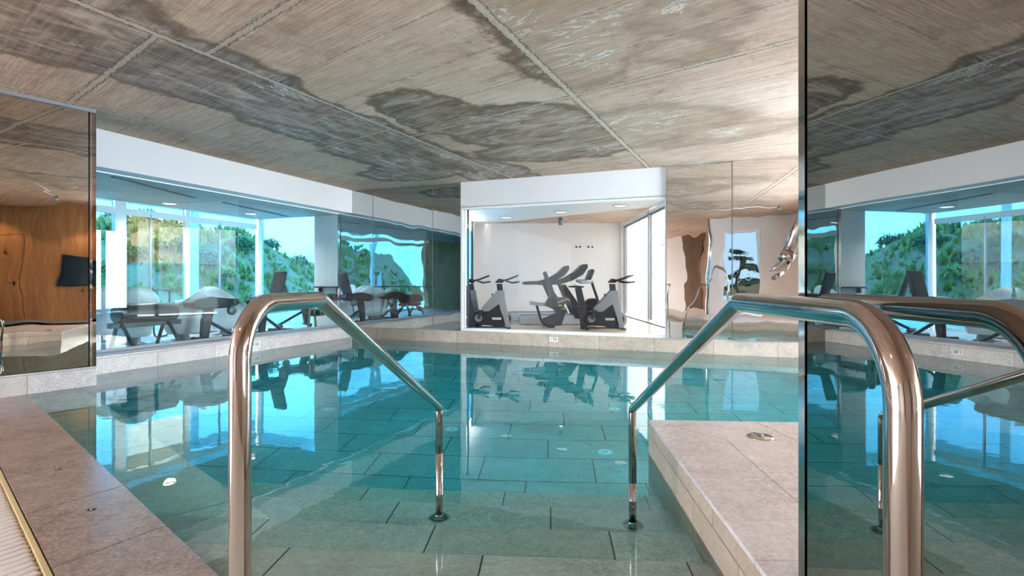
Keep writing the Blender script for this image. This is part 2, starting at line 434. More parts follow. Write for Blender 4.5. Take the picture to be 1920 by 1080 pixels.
def wood(name, c1, c2, sc=(9, 9, .7), rough=.5):
    k = N(name); p = k.pos(); m = k.mapping(p, 0, sc)
    n1 = k.noise(m, 1.4, 7, .65, 1.0); n2 = k.noise(k.mapping(p, 0, (1, 1, .15)), 1.2, 2)
    kn = k.noise(p, 4.5, 2); c = k.ramp(n1, [(.3, c1), (.7, c2)])
    c = k.mix(k.mapr(n2, .45, .6, 0, .35), c, tuple(x * .7 for x in c1))
    c = k.mix(k.mapr(kn, .70, .76), c, tuple(x * .35 for x in c1))
    return k.pbr(c, rough)
M_WOOD = wood('oak_panelling', (.30, .13, .045), (.52, .27, .11))
M_WOOD2 = wood('dark_oak_panelling', (.10, .045, .02), (.20, .10, .045))
M_WFLR = wood('gym_wood_floor', (.55, .36, .22), (.78, .58, .40), (1.2, 14, 1), .3)
M_PLK = wood('bench_wood', (.25, .13, .06), (.45, .27, .13))

def chrome(name, col=(.55, .52, .50), rough=.06, brushed=True):
    k = N(name); p = k.pos()
    n = k.noise(k.mapping(p, 0, (6, 6, 6)), 3.0, 5); r = k.mapr(n, .35, .7, rough * .6, rough * 2.2)
    x = k.n('ShaderNodeBsdfPrincipled'); x.inputs['Base Color'].default_value = (*col, 1); x.inputs['Metallic'].default_value = 1
    k.l(r, x.inputs['Roughness']); k.l(x.outputs[0], k.out.inputs[0]); return k.m
M_CHR = chrome('polished_stainless_steel')

def mirror(name, col, amp, scale=1.3, rough=.008, sv=(1, 1, .7)):
    k = N(name); p = k.pos()
    n = k.noise(k.mapping(p, 0, sv), scale, 1.5, .45)
    g = k.n('ShaderNodeBsdfGlossy'); g.inputs['Color'].default_value = (*col, 1); g.inputs['Roughness'].default_value = rough
    k.l(k.bump(n, 1.0, amp), g.inputs['Normal']); k.l(g.outputs[0], k.out.inputs[0]); return k.m
M_MIRB = mirror('wavy_mirror_steel_back', (.80, .78, .76), .007, 1.7)
M_MIRL = mirror('wavy_mirror_steel_corner', (.52, .54, .53), .007, 1.7)
M_MIRM = mirror('mirror_steel_side', (.55, .52, .49), .0025, 1.0)
M_MIRP = mirror('wavy_mirror_steel_left', (.62, .55, .48), .006, 1.1, sv=(1, 1, 1.6))

def glass(name, tint, refl=.9, ior=1.5):
    k = N(name)
    t = k.n('ShaderNodeBsdfTransparent'); t.inputs[0].default_value = (*tint, 1)
    g = k.n('ShaderNodeBsdfGlossy'); g.inputs['Roughness'].default_value = .003; g.inputs['Color'].default_value = (refl, refl, refl, 1)
    f = k.n('ShaderNodeFresnel'); bf = k.n('ShaderNodeNewGeometry').outputs['Backfacing']
    k.l(k.math('ADD', k.math('MULTIPLY', bf, 1 / ior - ior), ior), f.inputs[0])     # same reflection from either side of the thin pane
    mx = k.n('ShaderNodeMixShader'); k.l(f.outputs[0], mx.inputs[0]); k.l(t.outputs[0], mx.inputs[1]); k.l(g.outputs[0], mx.inputs[2])
    k.l(mx.outputs[0], k.out.inputs[0]); return k.m
M_GLL = glass('pool_room_glass', (.86, .96, .97), 1.0, 1.5)
M_GLG = glass('gym_glass', (.97, .98, .98), .35, 1.14)
M_GLF = glass('tinted_facade_glass', (.19, .375, .49), .8, 1.3)
M_GLO = glass('grey_facade_glass', (.40, .37, .33), .8, 1.3)
M_GLE = glass('dark_door_glass', (.20, .215, .23), .5, 1.2)
M_GLD = glass('shaded_door_glass', (.44, .44, .43), .9, 1.35)
M_GLC = glass('clear_door_glass', (.95, .97, .98), .9, 1.4)

def water():
    k = N('pool_water_surface'); p = k.pos()
    n = k.noise(p, 2.4, 3, .5); n2 = k.noise(p, 9, 2, .5)
    h = k.math('ADD', n, k.math('MULTIPLY', n2, .12))
    g = k.n('ShaderNodeBsdfGlass'); g.inputs['IOR'].default_value = 1.333; g.inputs['Roughness'].default_value = 0
    k.l(k.bump(h, 1.0, .0012), g.inputs['Normal'])
    k.l(g.outputs[0], k.out.inputs[0])
    v = k.n('ShaderNodeVolumeAbsorption'); v.inputs['Color'].default_value = (.0, .91, .965, 1); v.inputs['Density'].default_value = .95
    k.l(v.outputs[0], k.out.inputs[1]); return k.m
M_WATER = water()

# ================================================================== SHELL
# ceiling slab over the pool hall
LO = 0.34                                         # glass stands this far behind the white band
def ext(p, d, t): return p + d * t
A_ = LP(9.5); Bc = LP(0, LO); 
m = MB().prism([LP(18, 0.0), LP(-.35, 0.0), BP(12.5, .30), C0 + D * 12.5 - U * 8.4, C0 + D * 10.8 - U * 8.4, Vector((.72, 1.0, 0)), Vector((.66, .05, 0)), Vector((-1.45, -4.8, 0))], ZC, ZC + .25)
st(m.obj('ceiling', M_CON))

# back wall: solid above, kerb below, opening for the gym window
s0, s1 = 2.616, 6.524
m = MB()
m.slab(BP(-LO), BP(s0), U, .22, ZK, ZC); m.slab(BP(s1), BP(12.2), U, .22, ZK, ZC)
m.slab(BP(s0), BP(s1), U, .22, ZB - .02, ZC)
st(m.obj('wall_back', M_WHITE))
m = MB().slab(BP(-LO - .1, -.012), BP(12.2, -.012), U, .30, -1.05, ZK)
st(m.obj('trim_1', M_KERBB, bevel=.004))
# left wall: white band, kerb
m = MB().slab(LP(0), LP(9.0), -D, .30, ZB, ZC)
st(m.obj('wall_left', M_WHITE))
m = MB().slab(LP(-.2), LP(7.2), -D, .42, -1.05, ZK)
st(m.obj('trim_2', M_KERBL, bevel=.004))
m = MB().slab(LP(-.2, .10), LP(7.2, .10), -D, LO - .10, ZK, ZK + .012)
st(m.obj('trim_3', M_GREYF))
# left panelled wall standing forward, with its kerb
PA = Q0 - PU * 5.2
m = MB().slab(PA + PN * .02, Q1 + PN * .02, PN, .26, .226, ZC)
st(m.obj('wall_panelled', M_DARK))
m = MB().slab(PA - PN * .004, Q1 + PU * .01 - PN * .004, PN, .45, -1.05, .226)
st(m.obj('trim_4', M_KERBL, bevel=.004))
m = MB().slab(Q1 + PU * .0 + PN * .28, LP(5.25, .0), PN, .1, .226, ZC)
m = MB().slab(PA - PN * .02, Q1 - PN * .02, PN, .03, ZC - .035, ZC)
st(m.obj('trim_5', M_GREYF))
# right wall, oak panelled, with unseen glazing added at the far end for daylight
RW = lambda s, off=0.0, z=0.0: C0 + D * (RS + off) - U * s + Vector((0, 0, z))
m = MB()
m.slab(RW(4.3), RW(8.3), D, .2, .20, ZC); m.slab(RW(-.2), RW(4.3), D, .2, ZC - .25, ZC); m.slab(RW(-.2), RW(4.3), D, .2, -.2, .30)
st(m.obj('wall_right', M_WOOD))
# side wall carrying the right mirror, and the white return wall behind it
E = Vector((.70, 1.225, 0)) 
W2 = lambda s, off=0.0, z=0.0: E + D * s - U * off + Vector((0, 0, z))
m = MB().slab(Vector((MX(1.19) + .02, 1.19, 0)), Vector((MX(.1) + .02, .1, 0)), MN, .10, -1.0, ZC)
st(m.obj('wall_side', M_DARK))
m = MB()
m.slab(W2(.06), W2(.42), -U, .16, .2, ZC); m.slab(W2(1.42), W2(3.4), -U, .16, .2, ZC); m.slab(W2(.42), W2(1.42), -U, .16, 2.75, ZC)
st(m.obj('wall_return', M_CREAM))
# far walls behind the camera
st(MB().slab((-5.2, -4.6, 0), (-2.3, -4.6, 0), (0, -1, 0), .2, 0, ZC).obj('wall_front', M_CREAM))
st(MB().slab((-9.9, -4.6, 0), (-5.2, -4.6, 0), (0, -1, 0), .2, 0, ZC).obj('wall_front_oak', M_WOOD2))
st(MB().slab((-2.3, -4.6, 0), (-1.55, -4.6, 0), (0, -1, 0), .2, 0, ZC).obj('wall_front_oak', M_WOOD2))
st(MB().slab((MX(.1) + .03, .1, 0), (-1.6, -4.75, 0), (.92, -.4, 0), .12, 0, ZC).obj('wall_side_rear', M_WOOD2))

# ------------------------------------------------------------------ floors
# deck slabs between pool edge and overflow grate
GD = math.radians(29.5); GV = Vector((math.sin(GD), math.cos(GD), 0))       # direction of the joints
wd = .44; sh = wd / abs(GV.dot(DEN)); k0 = GV * sh                           # vector grate line -> pool edge
slabs = MB(); g = .0035
e = .67 - .77 * 9
while e < 6.2:
    a = DE(e + g); b = DE(e + .77 - g)
    slabs.prism([a - DEN * .0, b, b - k0, a - k0], -.10, .004); e += .77
deck = st(slabs.obj('floor_deck', M_DECK, bevel=.003))
st(MB().prism([DE(-7, -.01), DE(6.4, -.01), DE(6.4, -wd + .01), DE(-7, -wd + .01)], -1.05, -.004).obj('floor_deck_bed', M_DARK))
# floor behind the grate
st(MB().prism([DE(-8, -wd - .36), DE(8, -wd - .36), DE(8, -9), DE(-8, -9)], -.12, .002).obj('floor', M_DECK))
st(MB().prism([DE(-8, -wd), DE(8, -wd), DE(8, -wd - .4), DE(-8, -wd - .4)], -.4, -.30).obj('floor_channel', M_DARK))

# pool floor, ledge, steps
st(MB().prism([LP(7.2, .1), LP(-.2, .1), BP(12, .1), BP(12, -9), (0, -1, 0), (-4, 0, 0)], -1.10, -1.0).obj('floor_pool', M_FLOOR))
st(MB().prism([DE(-1.6, -.02), DE(6.4, -.02), DE(6.4, .5), DE(-1.2, .5)], -1.05, -.318).obj('floor_ledge', M_LEDGE))
def tread(s, z, i):
    # region in front of the deck edge up to distance s, from the ledge to the side wall
    f = SV * s
    r = Vector((.98, 0, 0))
    hit = []
    # left end on the deck edge line
    n = DEN; t = (DE0 - f).dot(n) / SW.dot(n); a = f + SW * t
    xr = (MX(s) + .14 - f.x) / SW.x; b = f + SW * xr
    yb = .55; c = Vector((MX(yb) + .14, yb, 0)); t2 = (DE0 - c).dot(n) / Vector((1, 0, 0)).dot(n); d = c + Vector((t2, 0, 0))
    st(MB().prism([a, b, c, d - n * .02], -1.05, z).obj('floor_step', M_STEP, bevel=.006))
for i, (s, z) in enumerate([(2.02, -.012), (2.42, -.10), (2.79, -.21), (3.16, -.32), (3.50, -.48)]):
    tread(s, z, i)

# stone platform on the right, top laid in slabs
pf = lambda y: Vector((.9526 - .0609 * (3.758 - y), y, 0))
PZ = .227
Pc = pf(3.758); Pr = Vector((7.2, 3.758 - (7.2 - .9526) * .060, 0)); 
st(MB().prism([pf(.5), Pc, Pr, Vector((7.2, -1, 0)), Vector((.9, -1, 0))], -1.05, PZ - .022).obj('platform_base', M_FACE))  # solid stone base of the platform, below its top slabs
def gp(x, y): p = ground(x, y, PZ); p.z = 0; return p
I = gp(1362, 825)
bdir = (Pc - pf(1)).normalized()
inn = lambda y: Vector((I.x - .0609 * (I.y - y), y, 0))
pr = MB(); g = .0022
def shrink(poly, d):
    n = len(poly); c = sum(poly, Vector()) / n
    out = []
    a = sum(poly[i].x * poly[(i + 1) % n].y - poly[(i + 1) % n].x * poly[i].y for i in range(n))
    if a < 0: poly = poly[::-1]
    for i in range(n):
        p, q, r = poly[i - 1], poly[i], poly[(i + 1) % n]
        e1 = (q - p).normalized(); e2 = (r - q).normalized()
        n1 = Vector((-e1.y, e1.x, 0)); n2 = Vector((-e2.y, e2.x, 0))
        bis = (n1 + n2).normalized(); out.append(q + bis * (d / max(.2, bis.dot(n1))))
    return out
def pslab(poly): pr.prism(shrink([Vector(p) for p in poly], g), PZ - .03, PZ)
# border along the pool, cut at joints
ys = [3.758, 2.60, 1.86, 1.1, .4]
ji = [I.y, 2.60, 1.86, 1.1, .4]
for i in range(4): pslab([pf(ys[i]), inn(ji[i]), inn(ji[i + 1]), pf(ys[i + 1])])
# back border
dr = Vector((1, -.060, 0)).normalized()
J1 = gp(1388, 790); J2 = gp(1418, 812)
def onb(t): return Pc + dr * t
def oni(t): return I + dr * t
tb = [0, .72, 1.7, 2.7, 3.7, 4.7, 6.2]; ti = [0, .42, 1.4, 2.4, 3.4, 4.4, 5.9]
for i in range(6): pslab([onb(tb[i]), onb(tb[i + 1]), oni(ti[i + 1]), oni(ti[i])])
# field
for j, (ya, yb) in enumerate([(0, .56), (.56, 1.12), (1.12, 1.68), (1.68, 2.4)]):
    dn = Vector((.0609, 1, 0)).normalized() * -1
    tt = [0, .45 + .3 * (j % 2), 1.35 + .3 * (j % 2), 2.25, 3.2, 4.2, 5.6]
    for i in range(6):
        pslab([I + dr * tt[i] + dn * ya, I + dr * tt[i + 1] + dn * ya, I + dr * tt[i + 1] + dn * yb, I + dr * tt[i] + dn * yb])
st(pr.obj('floor_platform', M_PLAT, bevel=.002))

# ------------------------------------------------------------------ water
wp = [DE(-2.62, .004), DE(6.25, .004), LP(7.0, .004), LP(0, .004), BP(11.9, .004), BP(11.9, -6.5), (.9, .45, 0)]
_q = BP(9.735, 0); _t = ((_q - Pc).dot(Vector((dr.y, -dr.x, 0)))) / U.dot(Vector((dr.y, -dr.x, 0)))
wp = [DE(-2.05, -.005), DE(6.2, -.005), LP(5.6, .012), LP(-.01, .012), BP(9.735, .0), _q - U * (_t - .01), Pc + Vector((.012, -.012, 0)), pf(1.3) + Vector((.012, 0, 0)), Vector((MX(1.3) + .05, 1.3, 0)), Vector((MX(1.2) + .012, 1.2, 0)), Vector((MX(.66) + .012, .66, 0))]
w = MB().prism(wp, -1.03, 0.0).obj('pool_water', M_WATER)
tag(w, 'clear turquoise water filling the indoor pool', 'water', kind='stuff')

# ------------------------------------------------------------------ overflow grate
gt = thing('overflow_grate', 'pale ridged overflow grate beside the stone deck at lower left', 'drain grate', DE(2, -wd - .2, 0))
m = MB()
ang = math.atan2(GV.y, GV.x)
e = -1.2
while e < 5.2:
    a = DE(e, -wd - .035); b = a - GV * (.30 / abs(GV.dot(DEN)))
    pth = [a + Vector((0, 0, -.010)), a.lerp(b, .05), a.lerp(b, .5), a.lerp(b, .95), b + Vector((0, 0, -.010))]
    m.tube([p + Vector((0, 0, -.008)) for p in pth], .0175, 8, flat=.75); e += .056
m.obj('slat_panel', M_GRATE, gt)
MB().prism([DE(-1.5, -wd - .05), DE(5.4, -wd - .05), DE(5.4, -wd - .33), DE(-1.5, -wd - .33)], -.05, -.022).obj('tray', plain('grate_tray', (.22, .19, .17), .6), gt)
MB().prism([DE(-1.5, -wd - .006), DE(5.4, -wd - .006), DE(5.4, -wd - .028), DE(-1.5, -wd - .028)], -.05, .006).obj('edge_strip', M_TAN, gt, bevel=.003)
for px, py, lb in [(109, 881, 'small dark metal stud in the deck, the farther of two'), (172, 957, 'small dark metal stud in the deck, the nearer of two')]:
    c = ground(px, py)
    t = thing('deck_stud', lb, 'deck stud', c, 0, 'studs in the deck')
    t['label'] = lb
    local(MB().lathe([(0, .004), (.012, .007), (.02, .005), (.022, .0)], (0, 0, 0), 20), 'collar', M_CHARC, t)
    local(MB().lathe([(0, .010), (.005, .010), (.007, .004)], (0, 0, 0), 12), 'pin', M_CHR, t)

# ------------------------------------------------------------------ mirror cladding
MIR = []
def mpanel(a, b, nrm, z0, z1, mat, label, edge=True, grp=None, t=.012, ew=.010):
    a = Vector(a); b = Vector(b); u = (b - a).normalized(); nrm = Vector(nrm)
    r = thing('mirror_panel', label, 'mirror', (a + b) / 2 + Vector((0, 0, z0)), 0, grp)
    # finely divided sheet so that the reflection can ripple
    MB().slab(a + u * ew, b - u * ew, nrm, t, z0 + .004, z1 - .004).obj('sheet', mat, r)
    if edge:
        MB().slab(a, a + u * ew, nrm, t + .004, z0, z1).obj('edge_strip', M_CHR, r)
    MIR.append(r); return r
NB = -U
g1 = 'mirror sheets on the back wall'
mpanel(BP(-LO, -.001), BP(.537, -.001), NB, ZK + .01, ZC, M_MIRL, 'narrow mirror sheet in the back corner beside the left glass', grp=g1)
mp2 = mpanel(BP(.537, -.001), BP(1.98, -.001), NB, ZK + .01, ZC, M_MIRL, 'wide mirror sheet crossed by a thin black bar, left of gym window', grp=g1)
MB().slab(BP(.545, -.013), BP(1.97, -.013), NB, .006, 1.085, 1.105).obj('bar', M_BLACK, mp2)
mpanel(BP(1.98, -.001), BP(2.616, -.001), NB, ZK + .01, ZC, M_MIRL, 'mirror sheet directly left of the gym window', grp=g1)
mpanel(BP(6.524, -.048), BP(7.557, -.003), NB, ZK + .01, ZC, M_MIRB, 'mirror sheet directly right of the gym window', grp=g1)
mpanel(BP(7.557, -.056), BP(8.90, .0), NB, ZK + .01, ZC, M_MIRB, 'mirror sheet behind the water spout', grp=g1)
for k in range(2):
    mpanel(BP(8.90 + k * 1.3, -.001), BP(10.2 + k * 1.3 - (.6 if k else 0), -.001), NB, ZK + .01, ZC, M_MIRB, ('mirror sheet on the back wall past the wall end, nearer the spout', 'last mirror sheet of the back wall beside the added right glazing')[k], grp=g1)
MB().slab(BP(-LO, -.02), BP(2.616, -.02), NB, .006, ZK, ZK + .012).obj('sill_strip', M_CHR, mp2)
# left panelled wall
mp = mpanel(PA - PN * .0, Q1 - PN * .0 - PU * .06, -PN, .232, ZC - .035, M_MIRP, 'large bronze-looking mirror panel at far left', edge=False)
MB().slab(Q1 - PU * .06, Q1 - PU * .035, -PN, .020, .228, ZC - .035).obj('edge_strip', M_CHR, mp)
MB().slab(Q1 - PU * .035, Q1 + PU * .006, -PN, .004, .226, ZC - .035).obj('return_strip', mirror('mirror_strip', (.42, .30, .24), .001), mp)
# right mirror
mm = mpanel(Vector((MX(.1), .1, 0)), Vector((MX(1.158), 1.158, 0)), -MN, .006, ZC, M_MIRM, 'tall mirror wall on the right reflecting the pool', edge=False)
a = Vector((MX(1.160), 1.160, 0)); b = Vector((MX(1.202), 1.202, 0))
mid = (a + b) / 2 - MN * .012
bb = b + MN * .006
MB().prism([a - MN * .012, mid - MN * .004 , bb, bb + MN * .14, a + MN * .1], .003, ZC).obj('corner_post', M_CHR, mm)

# ------------------------------------------------------------------ left glazing
wl = st(thing('window_1', 'long glass wall above the kerb on the left', 'window', LP(2.5, LO, ZK)))
for k in ('label', 'category'): del wl[k]
cuts = [-.02, .35, 2.9, 5.9, 7.6]
for i in range(4):
    MB().slab(LP(cuts[i] + .002, LO), LP(cuts[i + 1] - .002, LO), -D, .001, ZK + .03, ZB + .012).obj('pane', M_GLL, wl, solid=False)
MB().slab(LP(-.02, LO - .02), LP(7.6, LO - .02), -D, .05, ZK + .01, ZK + .045).obj('bottom_rail', M_GREYF, wl)
MB().slab(LP(-.02, LO - .02), LP(7.6, LO - .02), -D, .05, ZB - .006, ZB + .016).obj('top_rail', M_FRAME, wl)
MB().slab(LP(.0, LO - .03), LP(.03, LO - .03), -D, .06, ZK, ZB).obj('end_post', M_CHR, wl)
# back window
wb = st(thing('window_2', '', '', BP(4.5, .02, ZK)))
for k in ('label', 'category'): del wb[k]
smull = 2.74
for a_, b_ in ((s0 + .02, smull), (smull + .006, 4.75), (4.752, s1 - .02)):
    MB().slab(BP(a_, .05), BP(b_, .05), U, .001, ZK + .03, ZB - .02).obj('pane', M_GLG, wb, solid=False)
MB().slab(BP(smull - .012, .03), BP(smull + .012, .03), U, .04, ZK, ZB - .02).obj('mullion', M_CHARC, wb)
MB().slab(BP(s0, -.01), BP(s1, -.01), U, .16, ZK, ZK + .05).obj('window_sill', M_FRAME, wb)
MB().slab(BP(s0, .0), BP(s1, .0), U, .10, ZB - .06, ZB - .0).obj('top_rail', M_FRAME, wb)
MB().slab(BP(s0, .0), BP(s0 + .03, .0), U, .10, ZK, ZB).obj('side_rail', M_FRAME, wb)
MB().slab(BP(s1 - .03, .0), BP(s1, .0), U, .10, ZK, ZB).obj('side_rail', M_FRAME, wb)
# right glazing, out of view, added as a daylight source
wr = st(thing('window_3_added', '', '', RW(2, .05, .3)))
for k in ('label', 'category'): del wr[k]
MB().slab(RW(-.1, .05), RW(4.3, .05), D, .001, .3, ZC - .25).obj('pane', M_GLC, wr, solid=False)
for s in (0, 1.4, 2.8, 4.25): MB().slab(RW(s, .02), RW(s + .06, .02), D, .08, .3, ZC - .25).obj('mullion', M_FRAME, wr)
# glass door in the return wall, opening on to the platform
dr2 = st(thing('door_1', '', '', W2(.92, .08, PZ)))
for k in ('label', 'category'): del dr2[k]
for a_, b_ in ((.42, .50), (1.34, 1.42)): MB().slab(W2(a_, .02), W2(b_, .02), -U, .10, PZ, 2.75).obj('door_jamb', M_FRAME, dr2)
MB().slab(W2(.5, .02), W2(1.34, .02), -U, .10, 2.67, 2.75).obj('door_head', M_FRAME, dr2)
MB().slab(W2(.5, .04), W2(1.34, .04), -U, .05, PZ, PZ + .10).obj('bottom_rail', M_FRAME, dr2)
MB().slab(W2(.5, .06), W2(1.34, .06), -U, .001, PZ + .1, 2.67).obj('pane', M_GLE, dr2, solid=False)
# oak door in the right wall, with handle
dw = st(thing('door_2', '', '', RW(6.8, -.01, PZ)))
for k in ('label', 'category'): del dw[k]
MB().slab(RW(6.25), RW(7.2), -D, .012, PZ, 2.33).obj('leaf', M_WOOD, dw, bevel=.003)
MB().slab(RW(6.235), RW(6.249), -D, .004, PZ, 2.345).obj('shadow_gap', M_DARK, dw)
MB().slab(RW(6.235), RW(7.21), -D, .004, 2.331, 2.345).obj('shadow_gap', M_DARK, dw)
MB().slab(RW(6.33, -.012), RW(6.37, -.012), -D, .01, 1.10, 1.25).tube([RW(6.35, -.02, 1.2), RW(6.35, -.07, 1.2), RW(6.50, -.07, 1.2)], .011).obj('door_handle', M_BLACK, dw)
# floor of the strip next to the oak wall is the platform; dark plinth
st(MB().slab(RW(-.1, -.01), RW(8.1, -.01), -D, .012, PZ, PZ + .09).obj('baseboard_right', M_GREYF))
st(MB().prism([BP(12, .1), BP(12, -8.1), BP(RS - 1.2, -8.1), BP(RS - 1.2, .1)], -1.05, PZ).obj('floor_right', M_PLAT))

tv = thing('wall_screen', 'black flat screen mounted on the oak wall, seen in the left mirror', 'television', RW(5.0, -.1, 1.42))
MB().slab(RW(4.35, -.06), RW(5.62, -.06), -D, .04, 1.08, 1.76).obj('casing', M_BLACK, tv, bevel=.02)
MB().slab(RW(4.38, -.1012), RW(5.59, -.1012), -D, .002, 1.11, 1.73).obj('display', plain('dark_display', (.006, .008, .02), .12), tv)
MB().slab(RW(4.7, .0), RW(5.2, .0), -D, .06, 1.3, 1.5).obj('bracket', M_CHARC, tv)
for s in (4.2, 6.9):
    lab = ['small white wall box on the oak wall near the screen', 'small white wall sensor above the oak door'][int(s > 5)]
    q = thing('wall_sensor', lab, 'sensor', RW(s, 0, 2.8))
    MB().slab(RW(s), RW(s + .12), -D, .05, 2.70, 2.80).obj('housing', M_WPL, q, bevel=.01)
    MB().slab(RW(s + .04, -.05), RW(s + .08, -.05), -D, .008, 2.73, 2.76).obj('lens', M_GREYF, q, bevel=.003)

# ================================================================== HANDRAILS
def handrail(label, post, knee, low, zt, zk, zl, zf, joint):
    r = thing('pool_handrail', label, 'handrail', (post[0], post[1], 0), 0, 'handrails at the pool steps')
    R = .0215
    top = Vector((post[0], post[1], zt)); kn = Vector((knee[0], knee[1], zt)); lo = Vector((low[0], low[1], zl)); ft = Vector((low[0], low[1], zf))
    pts = arc_path([Vector((post[0], post[1], .004)), top, kn, lo, ft], [.115, .05, .03], 12)
    # split at the welded joint
    MB().tube(pts[:-1] + [Vector((low[0], low[1], joint))], R, 28).obj('tube', M_CHR, r)
    MB().tube([Vector((low[0], low[1], joint + .002)), ft], R - .0012, 28).obj('lower_tube', M_CHR, r)
    MB().lathe([(.0225, .045), (.026, .043), (.036, .032), (.050, .016), (.058, .004), (.059, 0)], (low[0], low[1], zf), 32).obj('base_cover', M_CHR, r)
    MB().lathe([(.0225, .030), (.036, .026), (.050, .012), (.055, 0)], (post[0], post[1], .004), 32).obj('base_cover', M_CHR, r)
    return r
def onaz(px, y): return ((px - 960) / F * y, y)
handrail('polished steel handrail left of the pool steps', (-.5585, 1.106), onaz(599, 1.474), onaz(823.5, 3.02), 1.140, 0, .485, -.32, .233)
handrail('polished steel handrail close to the mirror wall on the right', (.500, .689), onaz(1386, 1.279), onaz(1186, 2.93), 1.140, 0, .497, -.32, .10)

# ================================================================== DEPTH SIGNS
def sign(o, u, label):
    """o = centre on the kerb face, u = reading direction"""
    u = u.normalized(); n = Vector((u.y, -u.x, 0))    # towards the viewer
    r = thing('depth_sign', label, 'sign', o)
    c = Vector(o)
    MB().slab(c - u * .082 - Vector((0, 0, c.z)), c + u * .082 - Vector((0, 0, c.z)), n, .003, c.z - .040, c.z + .040).obj('plate', M_SIGN, r)
    vs, fs = text_mesh("1\u201900", .078)
    R = [c + n * .0042 + u * v.x * 1.0 + Vector((0, 0, v.y)) + n * v.z for v in vs]
    MB().add(R, fs).obj('lettering', M_INK, r, solid=False)
kL = None
def on_line(P0, d, px):                          # distance along a plan line where it crosses image column px
    k = (px - 960) / F
    return (P0.x - k * P0.y) / (k * d.y - d.x)
s = on_line(C0, -U, 479); sign(LP(s, -.001, .118), U, "white depth sign reading 1\u201900 on the left kerb, by the handrail")
s = on_line(C0 - U * .013, D, 1038); sign(BP(s, -.013, .135), D, "white depth sign reading 1\u201900 on the kerb below the gym window")

# ================================================================== FLOOR FITTINGS
def lid(c, label):
    r = thing('inspection_lid', label, 'lid', c, .4)
    local(MB().lathe([(0, .007), (.070, .007), (.077, .004), (.078, 0)], (0, 0, 0), 40), 'disc', M_CHR, r)
    local(MB().lathe([(0, .016), (.015, .016), (.018, .008)], (0, 0, 0), 20), 'knob', M_CHR, r)
    for a in (0, 2.1, 4.2): local(MB().lathe([(0, .0095), (.005, .009), (.006, .007)], (.055 * math.cos(a), .055 * math.sin(a), 0), 10), 'screw', M_CHARC, r)
lid(ground(1425, 819, PZ), 'round steel lid set in the pale stone platform')
first = None
names = ['nearest, right of centre', 'beside the foot of the left handrail', 'far left, seen through the left handrail', 'right, close to the right handrail', 'in the middle below the window reflection',
         'behind the sloping tube of the left handrail', 'far back near the left corner', 'far back below the gym window']
for (px, py), nm in zip([(1134, 848), (847, 805), (616, 767), (1152, 767), (920, 741), (724, 718), (801, 684), (973, 700)], names):
    c = under(px, py, .995)
    lb = 'white round water inlet on the pool floor, ' + nm
    if first is None:
        first = thing('pool_inlet', lb, 'pool inlet', c, 0, 'round inlets on the pool floor')
        local(MB().lathe([(0, .012), (.045, .012), (.062, .008), (.075, .003), (.078, 0)], (0, 0, 0), 32), 'cover', plain('inlet_plastic', (.97, .97, .97), .3, var=.0), first)
        local(MB().lathe([(.066, .0085), (.070, .0095), (.074, .005)], (0, 0, 0), 24), 'ring', M_GREYF, first)
        local(MB().box((0, 0, .013), (.05, .008, .004)), 'slot', M_BLACK, first)
    else: dup(first, c, random.uniform(0, 3), lb)
c = under(1268, 704, .99)
gr = thing('floor_drain', 'pale square drain grating on the pool floor at far right', 'drain', c, 0)
local(MB().box((0, 0, .006), (.34, .34, .012)), 'frame', M_WPL, gr)
mm_ = MB()
for k in range(7): mm_.box((-.13 + k * .0433, 0, .014), (.018, .28, .006))
local(mm_, 'slats', M_GREYF, gr)

# ================================================================== WATER SPOUT
sp = thing('water_spout', 'steel swan neck water spout with flat nozzle over the platform', 'water spout', (1.62, 2.12, PZ))
yS = 2.2
p0 = at(1474, 483, yS); p1 = at(1507, 405, yS); 
path = arc_path([p0, at(1507, 402, yS), at(1560, 330, yS), at(1650, 350, yS - .03), Vector((1.64, 2.12, 1.0)), Vector((1.64, 2.12, PZ))], [.2, .18, .16, .2], 8)
MB().tube(path, .024, 24).obj('neck', M_CHR, sp)
dv = (p0 - p1).normalized()
MB().tube([p0 - dv * .02, p0 + dv * .015], .029, 24).obj('collar', M_CHR, sp)
nzb = at(1459, 508, yS); sd = Vector((1, 0, .04)).normalized(); fr = dv.cross(sd).normalized()
vs = []; fs = []
for t, hw, ht in ((0, .026, .026), (.5, .031, .020), (1, .038, .012)):
    c = p0.lerp(nzb, t)
    s2 = (sd * t + Vector((.9, 0, .42)).normalized() * (1 - t)).normalized()
    for k in range(16):
        a = 2 * pi * k / 16; ca, sa = math.cos(a), math.sin(a)
        q = (abs(ca) ** .6) * (1 if ca > 0 else -1); q2 = (abs(sa) ** .6) * (1 if sa > 0 else -1)
        vs.append(c + s2 * hw * q + fr * ht * q2)
for i in range(2):
    for k in range(16): fs.append((i * 16 + k, i * 16 + (k + 1) % 16, (i + 1) * 16 + (k + 1) % 16, (i + 1) * 16 + k))
MB().add(vs, fs, True).add(vs[-16:], [tuple(range(16))]).obj('nozzle', M_CHR, sp)
MB().tube([at(1466, 511, yS + .02), at(1450, 522, yS - .01)], .009, 14).obj('jet_tube', M_CHR, sp)
MB().tube(arc_path([at(1487, 486, yS + .05), at(1496, 478, yS + .05), at(1530, 480, yS + .05), Vector((1.60, 2.16, 1.1))], .04, 6), .006, 10).obj('hook', M_CHR, sp)
MB().lathe([(.036, .03), (.07, .02), (.085, 0)], (1.64, 2.12, PZ), 28).obj('base_cover', M_CHR, sp)

